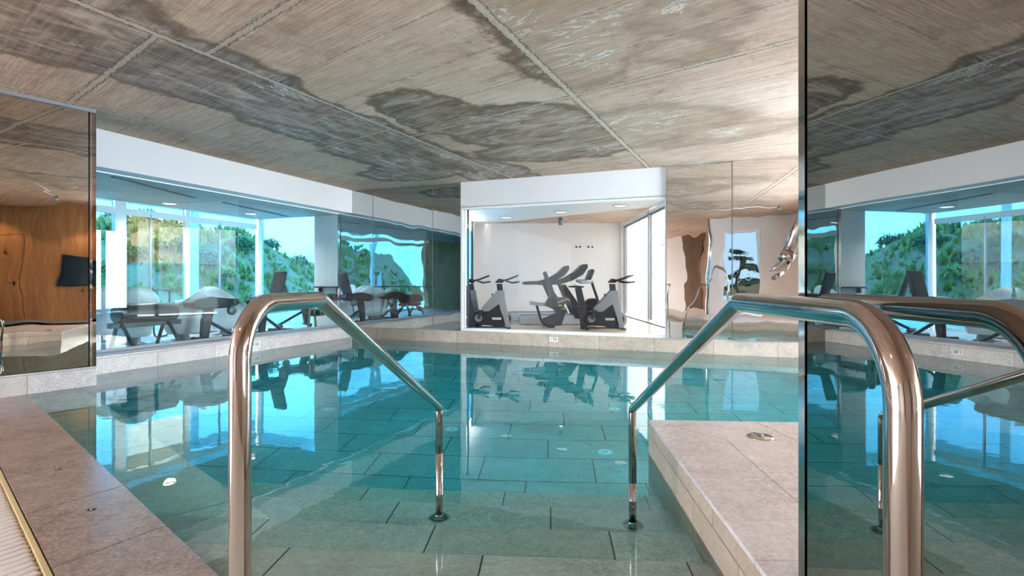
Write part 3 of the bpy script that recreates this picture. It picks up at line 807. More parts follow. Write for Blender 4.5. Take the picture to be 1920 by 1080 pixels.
# ================================================================== GYM BEHIND THE BACK WINDOW
GZ = .20; GC = H + 1.75
gq = BP(s1 + .2, .22)
st(MB().prism([BP(s0 - 1.2, .23), BP(7.4, .23), (3.9, 16.3), (-3.2, 16.3)], GZ - .1, GZ).obj('floor_gym', M_WFLR))
cl = [BP(s0 - .4, .23), BP(7.3, .23), (3.32, 12.6), (-.9, 16.0), (-1.12, 16.0)]
st(MB().prism([BP(-.6, .23), BP(7.4, .23), Vector((3.35, 12.3, 0)), Vector((-.8, 16.0, 0)), Vector((-2.5, 16.0, 0))], GC - .02, GC + .1).obj('ceiling_gym', M_WHITE))
st(MB().prism([Vector((3.35, 12.3, 0)), Vector((3.6, 16.1, 0)), Vector((-.8, 16.05, 0))], GC, GC + .12).obj('ceiling_gym_concrete', M_CON))
st(MB().prism([(-1.10, 16.0), (3.36, 16.0), (3.36, 16.2), (-1.10, 16.2)], GZ, GC + .1).obj('wall_gym_back', M_CREAM))
st(MB().prism([(-1.09, 15.985), (3.3, 15.985), (3.3, 16.0), (-1.09, 16.0)], GZ, GZ + .07).obj('baseboard_gym', M_TAN))
# sliding doors on the right of the gym
wg = st(thing('window_4', '', '', (3.34, 12, GZ)))
for k in ('label', 'category'): del wg[k]
for x, y0, y1 in ((3.32, 9.2, 13.05), (3.36, 13.0, 15.8)):
    MB().prism([(x, y0), (x + .001, y0), (x + .001, y1), (x, y1)], GZ + .08, GC - .12).obj('pane', M_GLD, wg, solid=False)
for y, x in ((15.78, 3.30), (13.02, 3.33), (12.94, 3.28), (9.9, 3.30)):
    MB().prism([(x, y), (x + .06, y), (x + .06, y + .09), (x, y + .09)], GZ, GC - .03).obj('frame_post', M_MIDG, wg)
MB().prism([(3.28, 9), (3.42, 9), (3.42, 15.9), (3.28, 15.9)], GC - .12, GC - .03).obj('top_track', M_FRAME, wg)
for x in (3.272, 3.31, 3.35): MB().prism([(x, 9), (x + .012, 9), (x + .012, 15.9), (x, 15.9)], GC - .135, GC - .12).obj('track_groove', M_BLACK, wg)
MB().prism([(3.27, 9), (3.42, 9), (3.42, 15.9), (3.27, 15.9)], GZ, GZ + .03).obj('bottom_track', M_GREYF, wg)
st(MB().prism([(3.22, 15.85), (3.40, 15.85), (3.40, 16.0), (3.22, 16.0)], GZ, GC).obj('wall_gym_right', M_CREAM))
# glazed side on the left of the gym
wf = st(thing('window_5', '', '', (-1.2, 13, GZ)))
for k in ('label', 'category'): del wf[k]
MB().prism([(-1.14, 15.4), (-1.139, 15.4), (-1.40, 11.2), (-1.401, 11.2)], GZ + .05, GC - .3).obj('pane', M_GLF, wf, solid=False)
for y, x in ((15.3, -1.16), (13.6, -1.26), (12.0, -1.36)):
    MB().prism([(x, y), (x + .05, y), (x + .05, y + .08), (x, y + .08)], GZ, GC).obj('frame_post', M_CHARC, wf)
st(MB().prism([(-1.15, 15.4), (-1.09, 15.4), (-1.09, 16.2), (-1.15, 16.2)], GZ, GC).obj('wall_gym_left', M_FRAME))
# ceiling lamps
def downlight(name, label, c, r=.17, e=6.0, grp='flat ceiling lights in the gym'):
    t = thing(name, label, 'ceiling light', c, 0, grp)
    local(MB().lathe([(0, -.012), (r * .86, -.012), (r * .9, -.006)], (0, 0, 0), 32), 'diffuser', lampm(e), t)
    local(MB().lathe([(r * .88, -.016), (r, -.016), (r * 1.03, 0)], (0, 0, 0), 32), 'rim', M_GREYF, t)
    return t
LM = {}
def lampm(e, c=(1, .93, .84)):
    if (e, c) not in LM:
        k = N('lamp_diffuser'); x = k.n('ShaderNodeEmission'); x.inputs[0].default_value = (*c, 1); x.inputs[1].default_value = e
        k.l(x.outputs[0], k.out.inputs[0]); LM[(e, c)] = k.m
    return LM[(e, c)]
def ceilp(px, py, zc): y = (zc - H) * F / (HY - py); return Vector(((px - 960) / F * y, y, zc))
for px, py, l in ((949, 407, 'round flush light at left on the gym ceiling'), (1052, 397, 'round flush light in the middle of the gym ceiling'), (1163, 385, 'round flush light at right on the gym ceiling')):
    downlight('flush_light', l, ceilp(px, py, GC - .02), .17, 1.1)
def spotlight_can(c, label, z, power=0, name='cylinder_light', rad=.05, h=.12, warm=(1, .70, .40)):
    t = thing(name, label, 'ceiling light', (c[0], c[1], z), 0)
    local(MB().lathe([(0, 0), (rad, 0), (rad, -h), (rad * .88, -h), (rad * .88, -h + .02), (0, -h + .02)], (0, 0, 0), 28), 'housing', M_SILV, t)
    local(MB().lathe([(0, -h + .018), (rad * .86, -h + .018)], (0, 0, 0), 24), 'lens', lampm(18.0, warm), t)
    if power:
        L = bpy.data.lights.new('spot', 'SPOT'); L.energy = power; L.color = warm; L.spot_size = math.radians(110); L.spot_blend = .6; L.shadow_soft_size = .04
        o = bpy.data.objects.new('spot', L); COL.objects.link(o); o.location = (0, 0, -h - .01); o.parent = t
    return t
spotlight_can(ceilp(1051, 408, GC)[:2], 'small cylinder light below the gym ceiling', GC, 0, h=.20, rad=.06)
# switch plates
for px, l in ((1084, 'white double socket plate high on the gym wall, left one'), (1107, 'white double socket plate high on the gym wall, right one')):
    c = at(px, 463, 15.99)
    t = thing('socket_plate', l, 'socket', c, 0, 'socket plates on the gym wall')
    local(MB().box((0, -.006, 0), (.20, .012, .09)), 'plate', M_WPL, t, .004)
    for dx in (-.055, .055): local(MB().lathe([(0, 0), (.026, 0), (.030, .004)], (dx, -.012, 0), 16, Matrix.Rotation(pi / 2, 4, 'X')), 'socket', M_GREYF, t)

class K:   # side view drawn in photo pixels, turned into metres at its own distance
    def __init__(s, x0, y0, Y, z0):
        s.x0, s.y0 = x0, y0; s.sc = Y / F; s.o = Vector(((x0 - 960) / F * Y, Y, z0))
    def p(s, x, y): return ((x - s.x0) * s.sc, (s.y0 - y) * s.sc)
    def P(s, pts): return [s.p(*q) for q in pts]
    def t(s, pts, y=0): return [Vector((s.p(*q[:2])[0], y if len(q) < 3 else q[2], s.p(*q[:2])[1])) for q in pts]
YR = Matrix.Rotation(pi / 2, 4, 'X')
def disc(k, x, y, r, y0, y1, seg=28):
    cx, cz = k.p(x, y); pts = [(cx + r * math.cos(2 * pi * i / seg), cz + r * math.sin(2 * pi * i / seg)) for i in range(seg)]
    return MB().profile(pts, y0, y1)

# ---- spin bike
k = K(1130, 618, 11.3, GZ)
bk = thing('spin_bike', 'grey and black spin bike at right in the gym', 'exercise bike', k.o, 0, 'spin bikes facing right in the gym')
for y in (-.10, .07):
    local(MB().profile(k.P([(1143, 546), (1157, 545), (1160, 566), (1169, 618), (1161, 618), (1150, 578), (1147, 571), (1128, 585), (1117, 585), (1113, 579)]), y, y + .035), 'frame', M_SILV, bk, .004)
local(MB().profile(k.P([(1100, 586), (1118, 584), (1136, 574), (1147, 570), (1152, 590), (1158, 612), (1148, 617), (1130, 612), (1100, 610), (1094, 600)]), -.055, .055), 'belt_guard', M_BLACK, bk, .008)
local(disc(k, 1160, 600, .165, -.03, .03), 'flywheel', M_SILV, bk, .006)
local(disc(k, 1160, 600, .11, -.034, .034), 'flywheel_hub', M_CHARC, bk)
local(MB().profile(k.P([(1144, 548), (1155, 548), (1153, 533), (1142, 533)]), -.03, .03), 'handlebar_post', M_CHARC, bk, .005)
hb = MB()
for sy in (-1, 1):
    hb.tube(k.t([(1141, 529, 0), (1150, 528, .06 * sy), (1166, 524, .14 * sy), (1184, 517, .15 * sy)]), .017, 10)
    hb.tube(k.t([(1160, 527, .12 * sy), (1172, 531, .22 * sy), (1186, 529, .23 * sy)]), .018, 10)
hb.tube(k.t([(1162, 527, -.14), (1162, 527, .14)]), .016, 10)
hb.profile(k.P([(1140, 531), (1154, 531), (1158, 525), (1146, 523)]), -.04, .04)
local(hb, 'handlebars', M_BLACK, bk)
local(MB().profile(k.P([(1078, 541), (1090, 540), (1101, 586), (1101, 618), (1089, 618), (1084, 572)]), -.035, .035), 'seat_post', M_CHARC, bk, .005)
local(MB().profile(k.P([(1066, 537), (1080, 536), (1094, 537.5), (1094, 540), (1082, 540.5), (1066, 539.5)]), -.07, .07), 'saddle', M_BLACK, bk, .006)
local(MB().box(k.t([(1078, 534.5)])[0], (.06, .05, .02)), 'seat_lever', M_YELL, bk, .004)
local(disc(k, 1108, 598, .078, -.085, -.06), 'crank_disc', M_SILV, bk, .004)
local(disc(k, 1108, 598, .078, .06, .085), 'crank_disc', M_SILV, bk, .004)
pd = MB().profile(k.P([(1105, 597), (1110, 586), (1114, 584), (1112, 600)]), -.12, -.09); pd.box(k.t([(1113, 583)])[0] + Vector((0, -.16, 0)), (.10, .09, .025))
local(pd, 'pedal', M_CHARC, bk); pd = MB()
pd.profile(k.P([(1106, 597), (1110, 599), (1105, 612), (1102, 611)]), .09, .12); pd.box(k.t([(1103, 612)])[0] + Vector((0, .16, 0)), (.10, .09, .025))
local(pd, 'pedal', M_CHARC, bk)
local(MB().tube(k.t([(1133, 563), (1134, 555)]), .006, 8).ball(k.t([(1134, 553)])[0], .020, 10), 'resistance_knob', M_BLACK, bk)
ft = MB(); ft.box(k.t([(1098, 616.5)])[0], (.07, .52, .035)); ft.box(k.t([(1166, 616.5)])[0], (.07, .52, .035)); ft.box(k.t([(1132, 615.5)])[0], (.75, .06, .03))
local(ft, 'base', M_CHARC, bk, .006)
bd = local(MB().profile(k.P([(1133, 597), (1152, 597), (1151, 601), (1135, 601)]), -.059, -.055), 'nameplate', M_WPL, bk)
vs, fs = text_mesh('TECHNOGYM', .034)
cxx, czz = k.p(1142.5, 599)
tx = MB().add([Vector((cxx + v.x, -.061, czz + v.y)) for v in vs], fs).obj('lettering', M_INK, None, solid=False); tx.parent = bd
b2 = dup(bk, Vector(((919 - 960 - 0) / F * 11.5, 11.5, GZ)), None, 'grey and black spin bike alone at left in the gym')
b3 = dup(bk, Vector(((1003 + 60 - 960) / F * 11.9 - 2.32, 11.9, GZ)), None, 'spin bike cut off by the left window mullion')

# ---- treadmills
def treadmill(label, dx, Y):
    k = K(1030, 604, 12.7, GZ)
    o = k.o.copy(); o.y = Y; o.x += dx
    r = thing('treadmill', label, 'treadmill', o, 0, 'treadmills side by side in the gym')
    for y in (-.40, .32):
        local(MB().profile(k.P([(973, 590), (978, 587), (1090, 586), (1094, 603), (978, 603), (974, 600)]), y, y + .08), 'side_rail', M_LSIL, r, .01)
    local(MB().profile(k.P([(976, 588), (1090, 587), (1090, 597), (976, 598)]), -.32, .32), 'running_belt', M_BLACK, r)
    local(MB().tube(k.t([(977, 595, -.33), (977, 595, .33)]), .06, 16), 'rear_roller', M_CHARC, r)
    local(MB().profile(k.P([(1070, 588), (1080, 580), (1096, 583), (1098, 604), (1070, 604)]), -.38, .38), 'motor_cover', M_CHARC, r, .02)
    for y in (-.42, .36):
        local(MB().profile(k.P([(1048, 530), (1058, 530), (1094, 582), (1092, 592), (1076, 592), (1062, 562)]), y, y + .06), 'upright', M_CHARC, r, .01)
        local(MB().profile(k.P([(1005, 526), (1012, 524), (1040, 523), (1062, 516), (1080, 505), (1090, 494), (1098, 492), (1099, 499), (1090, 512), (1070, 523), (1046, 530), (1010, 531), (1005, 529)]), y - .01, y + .07), 'handrail', M_PAD, r, .012)
    local(MB().profile(k.P([(1078, 505), (1092, 492), (1097, 494), (1086, 512), (1075, 518)]), -.36, .36), 'console', M_CHARC, r, .012)
    local(MB().profile(k.P([(1083, 505), (1091, 495), (1089, 494), (1081, 504)]), -.22, .22), 'screen', M_BLACK, r)
    for x in (990, 1080): local(MB().box(k.t([(x, 603)])[0] + Vector((0, 0, -.01)), (.08, .7, .05)), 'foot', M_BLACK, r)
    return r
treadmill('nearer of the two grey treadmills in the gym', 0, 12.8)
treadmill('farther treadmill, half hidden behind the nearer one', -.30, 14.0)

# ---- recumbent bike
k = K(1050, 617, 11.7, GZ)
rb = thing('recumbent_bike', 'low recumbent exercise bike in front of the treadmills', 'exercise bike', k.o)
local(MB().profile(k.P([(1018, 513), (1023, 511), (1028, 523), (1037, 545), (1039, 556), (1030, 558), (1026, 540)]), -.17, .17), 'backrest', M_PAD, rb, .02)
local(MB().profile(k.P([(1030, 558), (1038, 558), (1046, 569), (1058, 570), (1056, 578), (1044, 584), (1036, 582), (1020, 574)]), -.13, .13), 'seat_carriage', M_BLACK, rb, .01)
local(MB().profile(k.P([(1042, 563), (1050, 560), (1066, 561), (1068, 566), (1060, 572), (1044, 571)]), -.21, .21), 'seat', M_PAD, rb, .02)
for y in (-.22, .20): local(MB().tube(k.t([(1044, 570, y), (1060, 563, y), (1066, 566, y)]), .017, 10), 'grip', M_SILV, rb)
local(MB().profile(k.P([(993, 567), (1020, 571), (1062, 580), (1062, 584), (1020, 577), (993, 574)]), -.06, .06), 'seat_rail', M_SILV, rb, .008)
local(MB().tube(arc_path(k.t([(1006, 575), (1014, 602), (1022, 613), (1040, 616)]), .25, 6), .028, 12), 'rear_frame', M_CHARC, rb)
local(MB().profile(k.P([(1016, 601), (1060, 581), (1063, 583), (1052, 613), (1030, 614), (1022, 611)]), -.04, .04), 'frame_shell', M_CHARC, rb, .01)
local(MB().profile(k.P([(1096, 568), (1104, 562), (1120, 562), (1124, 570), (1122, 612), (1098, 612), (1092, 596)]), -.11, .11), 'drive_housing', M_CHARC, rb, .03)
local(MB().tube(k.t([(1109, 530), (1114, 545), (1122, 568)]), .030, 12), 'console_mast', M_CHARC, rb)
local(MB().profile(k.P([(1098, 527), (1105, 509), (1109, 507), (1113, 510), (1106, 528)]), -.20, .20), 'console', M_PAD, rb, .02)
local(MB().tube(arc_path(k.t([(1112, 532, -.05), (1090, 533, -.20), (1078, 528, -.22), (1100, 528, -.12)]), .05, 5), .02, 10).tube(arc_path(k.t([(1112, 532, .05), (1090, 533, .20), (1078, 528, .22), (1100, 528, .12)]), .05, 5), .02, 10), 'handlebars', M_SILV, rb)
local(MB().box(k.t([(1049, 575)])[0] + Vector((0, -.14, 0)), (.08, .02, .03)), 'lever', M_YELL, rb, .004)
for x in (1022, 1112): local(MB().box(k.t([(x, 615.5)])[0], (.10, .5, .03)), 'foot', M_SILV, rb, .006)
local(disc(k, 1107, 590, .07, -.16, -.115), 'crank', M_SILV, rb)
local(MB().box(k.t([(1090, 590)])[0] + Vector((0, -.2, 0)), (.06, .12, .12)), 'pedal', M_BLACK, rb, .01)

# ================================================================== ROOM BEHIND THE LEFT GLASS
RZ = .16; RO = 3.05
st(MB().prism([LP(-.35, LO + .06), LP(8.5, LO + .06), LP(8.5, RO + .2), LP(-.35, RO + .2)], RZ - .1, RZ).obj('floor_lounge', M_PLAT))
CLM = plain('smooth_concrete', (.31, .29, .235), .6, var=.22, scale=2.5)
st(MB().prism([LP(-.35, LO + .02), LP(8.5, LO + .02), LP(8.5, RO - .02), LP(-.35, RO - .02)], ZB + .03, ZB + .15).obj('ceiling_lounge', CLM))
st(MB().slab(LP(8.4, LO + .05), LP(8.4, RO + .2), -U, .15, RZ, ZB + .1).obj('wall_lounge_near', M_WOOD))
def spf(px, off): return on_line(C0 - D * off, -U, px)
fc = st(thing('window_6', '', '', LP(3, RO, RZ)))
for k_ in ('label', 'category'): del fc[k_]
zt = at(300, 404, (C0 - U * spf(300, RO) - D * RO).y).z
sa, sb = spf(243, RO), spf(350, RO); zq = at(300, 493, (C0 - U * spf(300, RO) - D * RO).y).z
for p_, q_, z0_, z1_, m_ in ((-.3, sb, RZ, ZC - .1, M_GLF), (sa, 8.5, RZ, ZC - .1, M_GLF), (sb, sa, RZ, zq, M_GLF), (sb, sa, zt, ZC - .1, M_GLF), (sb, sa, zq, zt, M_GLO)):
    MB().slab(LP(p_, RO + .04), LP(q_, RO + .04), -D, .001, z0_, z1_).obj('pane', m_, fc, solid=False)
MB().slab(LP(-.3, RO), LP(8.5, RO), -D, .08, zt - .06, zt + .06).obj('transom', M_FRAME, fc)
MB().slab(LP(-.3, RO), LP(8.5, RO), -D, .08, RZ, RZ + .06).obj('bottom_rail', M_FRAME, fc)
for px, wd_ in ((226, .20), (352, .09), (487, .10)):
    s = spf(px, RO); MB().slab(LP(s - wd_ / 2, RO - .01), LP(s + wd_ / 2, RO - .01), -D, .10, RZ, ZC - .1).obj('mullion', M_FRAME, fc)
for px in (283, 413):
    s = spf(px, RO); MB().slab(LP(s - .012, RO), LP(s + .012, RO), -D, .05, RZ, zt).obj('glazing_bar', M_GREYF, fc)
# end wall of that room: part plaster, part glass
fe = st(thing('window_7', '', '', LP(-.33, 2.2, RZ)))
for k_ in ('label', 'category'): del fe[k_]
st(MB().slab(LP(-.33, LO + .01), LP(-.33, 1.28), U, .10, RZ, ZB + .03).obj('wall_lounge_end', M_CREAM))
MB().slab(LP(-.36, 1.28), LP(-.36, RO), U, .001, RZ, ZB + .2).obj('pane', M_GLF, fe, solid=False)
MB().slab(LP(-.33, 2.95), LP(-.33, 3.05), U, .08, RZ, ZB + .1).obj('mullion', M_FRAME, fe)
MB().slab(LP(-.33, 1.28), LP(-.33, 1.33), U, .08, RZ, ZB + .1).obj('mullion', M_FRAME, fe)
# linear vents and lights on its ceiling
for (xa, ya, xb, yb, l) in ((206, 331, 360, 370, 'long dark slot vent in the lounge ceiling, nearer one'), (415, 379, 535, 405, 'long dark slot vent in the lounge ceiling, farther one')):
    a = ceilp(xa, ya, ZB + .03); b = ceilp(xb, yb, ZB + .03); d_ = (b - a).normalized(); n_ = Vector((d_.y, -d_.x, 0))
    t = thing('slot_vent', l, 'ceiling vent', a, 0)
    MB().prism([a, b, b + n_ * .10, a + n_ * .10], ZB + .022, ZB + .032).obj('frame', M_GREYF, t)
    m = MB(); L_ = (b - a).length; q = 0
    while q < L_ - .05:
        m.prism([a + d_ * q + n_ * .015, a + d_ * (q + .05) + n_ * .015, a + d_ * (q + .05) + n_ * .085, a + d_ * q + n_ * .085], ZB + .014, ZB + .024); q += .07
    m.obj('slats', M_BLACK, t)
for px, py, l in ((318, 381, 'round flush light on the lounge ceiling near its edge'), (470, 400, 'round flush light on the lounge ceiling, farther back')):
    t = downlight('flush_light', l, ceilp(px, py, ZB + .03), .13, 3.0, 'flat ceiling lights in the lounge')
    L = bpy.data.lights.new('spot', 'SPOT'); L.energy = 150; L.color = (1, .93, .86); L.spot_size = math.radians(150); L.spot_blend = .7; L.shadow_soft_size = .10
    o = bpy.data.objects.new('spot', L); COL.objects.link(o); o.location = (0, 0, -.03); o.parent = t

# furniture in that room
def tub(c, rz, label, R0=.23, R1=.40, h0=.42, h1=.86, base=None):
    r = thing('tub_chair', label, 'chair', c, rz, 'white tub chairs in the lounge')
    vs = []; fs = []; n = 36; m = 8
    for side in (0, 1):
        for i in range(m + 1):
            t = i / m
            for kk in range(n):
                a = 2 * pi * kk / n
                hh = h0 + (h1 - h0) * (.5 - .5 * math.cos(a)) ** 1.5
                rr = (R0 + (R1 - R0) * t ** .8) - side * .02
                z = .12 + (hh - .12) * t if side == 0 else .16 + (hh - .16) * t
                vs.append((rr * math.cos(a), rr * math.sin(a), z))
    q = (m + 1) * n
    for i in range(m):
        for kk in range(n):
            k2 = (kk + 1) % n
            fs.append((i * n + kk, i * n + k2, (i + 1) * n + k2, (i + 1) * n + kk))
            fs.append((q + i * n + kk, q + (i + 1) * n + kk, q + (i + 1) * n + k2, q + i * n + k2))
    for kk in range(n):
        k2 = (kk + 1) % n; fs.append((m * n + kk, m * n + k2, q + m * n + k2, q + m * n + kk))
    fs.append(tuple(range(n))); fs.append(tuple(q + i for i in range(n))[::-1])
    local(MB().add(vs, fs, True), 'shell', M_WPL, r)
    local(MB().lathe([(0, .40), (.24, .40), (.27, .37), (.27, .33), (.22, .30)], (0, 0, 0), 28), 'seat_cushion', M_WPL, r)
    local(MB().lathe([(0, .12), (.10, .12), (.12, .03), (.24, .012), (.25, 0)], (0, 0, 0), 28), 'foot', M_CHR, r)
    return r
def lp_at(px, off, z=RZ): s = on_line(C0 - D * off, -U, px); return LP(s, off, z)
ch = tub(lp_at(250, 1.75), 2.3, 'large white tub chair behind the black roller bench', R1=.37, h1=.95, h0=.52)
c2 = dup(ch, lp_at(178, 2.6), 2.9, 'white tub chair at the far left of the lounge')
c3 = dup(ch, lp_at(424, 1.7), 1.2, 'white tub chair next to the leg machine')
c4 = dup(ch, lp_at(342, 1.5), 3.6, 'white tub chair by the lounge facade')
# black roller bench
o = lp_at(262, .95)
rz = math.atan2(U.y, U.x)
b = thing('roller_bench', 'long black roller bench on angled legs behind the left glass', 'exercise bench', o, rz)
local(MB().tube([(-.35, 0, .55), (.55, 0, .55)], .15, 24), 'roller', M_BLACK, b, .02)
local(MB().box((.1, 0, .38), (1.1, .10, .08)), 'beam', M_CHARC, b, .01)
for x in (-.3, .42):
    for sy in (-1, 1): local(MB().tube([(x, .05 * sy, .40), (x + .05, .28 * sy, .02)], .028, 10), 'leg', M_CHARC, b)
# blue-black tubular chair outline
o = lp_at(303, 2.3)
tcx = thing('tubular_stool', 'dark tubular frame stool with white seat in the lounge', 'stool', o, rz + .5)
m = arc_path([(-.30, 0, .9), (-.26, 0, .02), (.26, 0, .02), (.30, 0, .9), (-.30, 0, .9), (-.29, 0, .6)], .12, 6)
local(MB().tube(m, .016, 10), 'side_frame', M_CHARC, tcx)
local(MB().tube([p + Vector((0, .4, 0)) for p in m], .016, 10), 'side_frame', M_CHARC, tcx)
local(MB().box((0, .2, .47), (.5, .4, .08)), 'seat', M_WPL, tcx, .02)
# white cabinet
o = lp_at(375, 2.55)
cb = thing('white_cabinet', 'low white storage box by the lounge facade', 'cabinet', o, rz)
local(MB().box((0, 0, .32), (.7, .45, .60)), 'body', M_WPL, cb, .01); local(MB().box((0, 0, .64), (.74, .49, .04)), 'top', M_WPL, cb, .005)
local(MB().box((0, .228, .3), (.62, .01, .5)), 'door', M_FRAME, cb, .004); local(MB().box((0, -.228, .3), (.62, .01, .5)), 'door', M_FRAME, cb, .004)
# leg machines
def legmachine(c, r_, label, back=True, sc=.85):
    t = thing('leg_machine', label, 'exercise machine', c, r_, 'weight machines in the lounge')
    local(MB().profile([(-.55, .80), (-.42, .88), (-.1, .92), (.5, .86), (.56, .76), (.4, .68), (-.35, .66), (-.5, .70)], -.16, .16), 'bench_pad', M_BLACK, t, .03)
    local(MB().profile([(-.18, .66), (.02, .66), (-.05, .40), (-.12, .05), (-.26, .05), (-.24, .42)], -.05, .05), 'column', M_CHARC, t, .01)
    local(MB().tube([(-.1, 0, .42), (.55, 0, .06)], .035, 12), 'brace', M_CHARC, t)
    local(MB().tube([(-.2, -.32, .05), (-.2, .32, .05)], .045, 14), 'rear_foot', M_BLACK, t)
    local(MB().tube([(.55, -.32, .05), (.55, .32, .05)], .045, 14), 'front_foot', M_BLACK, t)
    if back: local(MB().profile([(.30, .86), (.40, .86), (.60, 1.45), (.50, 1.48)], -.16, .16), 'backrest', M_PAD, t, .03)
    t.scale = (sc, sc, sc)
    local(MB().lathe([(0, -.03), (.10, -.03), (.10, .03), (0, .03)], (.30, -.2, .62), 24, YR), 'weight_disc', M_SILV, t)
    return t
legmachine(lp_at(398, .85), rz, 'black weight machine without a backrest behind the left glass', False, .85)
legmachine(lp_at(500, .95), rz + .2, 'black weight machine behind the top of the left handrail')
legmachine(lp_at(562, 1.7), rz + 2.6, 'black weight machine at the back of the lounge')
# dark shelf on the end wall
shf = thing('wall_ledge', 'thin black ledge on the end wall of the lounge', 'shelf', LP(-.30, .9, 1.07))
MB().slab(LP(-.32, .45), LP(-.32, 1.2), -U, .14, 1.06, 1.09).obj('board', M_BLACK, shf)
for o_ in (.6, 1.1): MB().slab(LP(-.32, o_), LP(-.32, o_ + .02), -U, .10, .96, 1.06).obj('bracket', M_CHARC, shf)
# dumbbell rack on the near side, it shows in the back mirror
dr_ = thing('dumbbell_rack', 'black dumbbell rack on wooden trestles, seen in the back mirror', 'rack', lp_at(620, .75), rz)
for x in (-.58, .58):
    local(MB().tube([(x - .12, 0, 0), (x - .04, 0, .62)], .025, 8).tube([(x + .12, 0, 0), (x + .04, 0, .62)], .025, 8), 'trestle', M_PLK, dr_)
local(MB().box((0, 0, .64), (1.3, .3, .04)).box((0, 0, .32), (1.3, .25, .03)), 'shelf', M_BLACK, dr_)
i = 0
db = None
for z in (.66, .335):
    for x in (-.48, -.33, -.18, -.03, .12, .27, .42):
        lw = 'upper' if z > .5 else 'lower'
        lb = 'black dumbbell on the %s shelf of the rack' % lw
        p = dr_.matrix_basis @ Vector((x, 0, z + .055))
        if db is None:
            db = thing('dumbbell', lb, 'dumbbell', p, rz, 'dumbbells on the %s shelf' % lw)
            local(MB().lathe([(0, -.12), (.05, -.12), (.055, -.11), (.055, -.05), (.016, -.045), (.016, .045), (.055, .05), (.055, .11), (.05, .12), (0, .12)], (0, 0, 0), 14, YR), 'body', M_BLACK, db)
        else:
            q = dup(db, p, rz, lb); q['group'] = 'dumbbells on the %s shelf' % lw

# ================================================================== OUTSIDE
def foliage_mat(name, a, b):
    k = N(name); p = k.pos(); n = k.noise(p, 5, 5, .7); return k.pbr(k.ramp(n, [(.35, a), (.65, b)]), .7)
M_LF1 = foliage_mat('olive_foliage', (.09, .14, .04), (.36, .42, .13)); M_LF2 = foliage_mat('dark_foliage', (.03, .07, .03), (.12, .22, .10))
M_LF3 = foliage_mat('palm_foliage', (.12, .20, .06), (.40, .48, .18)); M_BARK = plain('bark', (.16, .11, .07), .8, var=.3, scale=12)
kk = N('dry_hillside'); pp = kk.pos(); nn = kk.noise(pp, 1.8, 9, .85)
M_HILL = kk.pbr(kk.ramp(nn, [(.36, (.05, .06, .03)), (.45, (.26, .17, .11)), (.54, (.16, .17, .08)), (.62, (.42, .31, .24))]), .9)
M_TERR = plain('terrace_stone', (.66, .62, .56), .7, var=.05, scale=2)
def terr(s, o):
    crest = 3.7 if s > -11 else 3.7 - min(1.7, (-11 - s) * .5)
    t = min(1, max(0, (o - 7.5) / 9.0)); t = t * t * (3 - 2 * t)
    return .1 + (crest - .1) * t + .18 * math.sin(s * 1.3 + o) * t
vs = []; fs = []; nx, ny = 70, 26
for i in range(nx):
    for j in range(ny):
        s = 20 - i * .62; o_ = 7.5 + j * .9
        p = LP(s, o_, terr(s, o_) + random.uniform(-.22, .22)); vs.append(p)
for i in range(nx - 1):
    for j in range(ny - 1): fs.append((i * ny + j, i * ny + j + 1, (i + 1) * ny + j + 1, (i + 1) * ny + j))
hl = MB().add(vs, fs, True).obj('hillside', M_HILL, solid=False); st(hl)
st(MB().prism([LP(14, RO + .2), LP(-16, RO + .2), LP(-16, 8), LP(14, 8)], -.05, .08).obj('ground_terrace', M_TERR))
def bush(c, r, mat, label, n=240, sq=(1, 1, .8), name='bush', grp=None, flat=.3):
    t = thing(name, label, 'bush' if name == 'bush' else name.replace('_', ' '), c, 0, grp)
    m = MB()
    for i in range(n):
        a = random.uniform(0, 2 * pi); e_ = math.acos(random.uniform(-.3, 1)); rr = r * random.uniform(.55, 1)
        d_ = Vector((math.sin(e_) * math.cos(a) * sq[0], math.sin(e_) * math.sin(a) * sq[1], math.cos(e_) * sq[2]))
        p = d_ * rr + Vector((0, 0, r * .3)); w = r * .16
        u_ = Vector((random.uniform(-1, 1), random.uniform(-1, 1), random.uniform(-1, 1))).normalized(); v_ = d_.cross(u_).normalized()
        m.add([p - v_ * w * .5, p + u_ * w * 1.6, p + v_ * w * .5, p - u_ * w * .4 + d_ * w], [(0, 1, 2), (0, 2, 3)])
    local(m, 'foliage', mat, t, solid=False)
    local(MB().tube([(0, 0, -.1), (.02, 0, r * .6)], r * .07, 8), 'stem', M_BARK, t)
    return t
sc_ = MB()
for i in range(2800):
    s_ = random.uniform(-22, 19); o_ = random.uniform(8.5, 17.5)
    b_ = LP(s_, o_, terr(s_, o_) - .05); r_ = random.uniform(.15, .45)
    for q in range(5):
        a_ = random.uniform(0, 2 * pi); w_ = Vector((math.cos(a_), math.sin(a_), 0)) * r_ * .35
        sc_.add([b_ - w_, b_ + w_, b_ + Vector((random.uniform(-.5, .5) * r_, random.uniform(-.5, .5) * r_, r_))], [(0, 1, 2)])
tag(sc_.obj('low_scrub', M_LF1, solid=False), 'low dry scrub growing all over the hillside outside', 'scrub', kind='stuff')
hb_ = [(205, 11, 1.0, 0), (250, 12, .9, 1), (262, 9.5, .7, 0), (300, 13, 1.1, 2), (330, 10, .8, 0), (345, 13, 1.3, 1), (385, 12, 1.3, 1), (420, 11, 1.0, 0), (452, 13, 1.2, 1), (275, 17, 1.2, 1), (320, 18, 1.2, 1), (215, 17, 1.1, 1), (365, 18, 1.3, 0), (505, 14, 1.1, 1), (520, 10, .8, 0), (560, 13, 1.0, 1)]
lbs = ['olive green shrub on the hillside outside the left glass', 'dark green shrub on the hillside outside the left glass', 'yellow green shrub on the hillside outside the left glass']
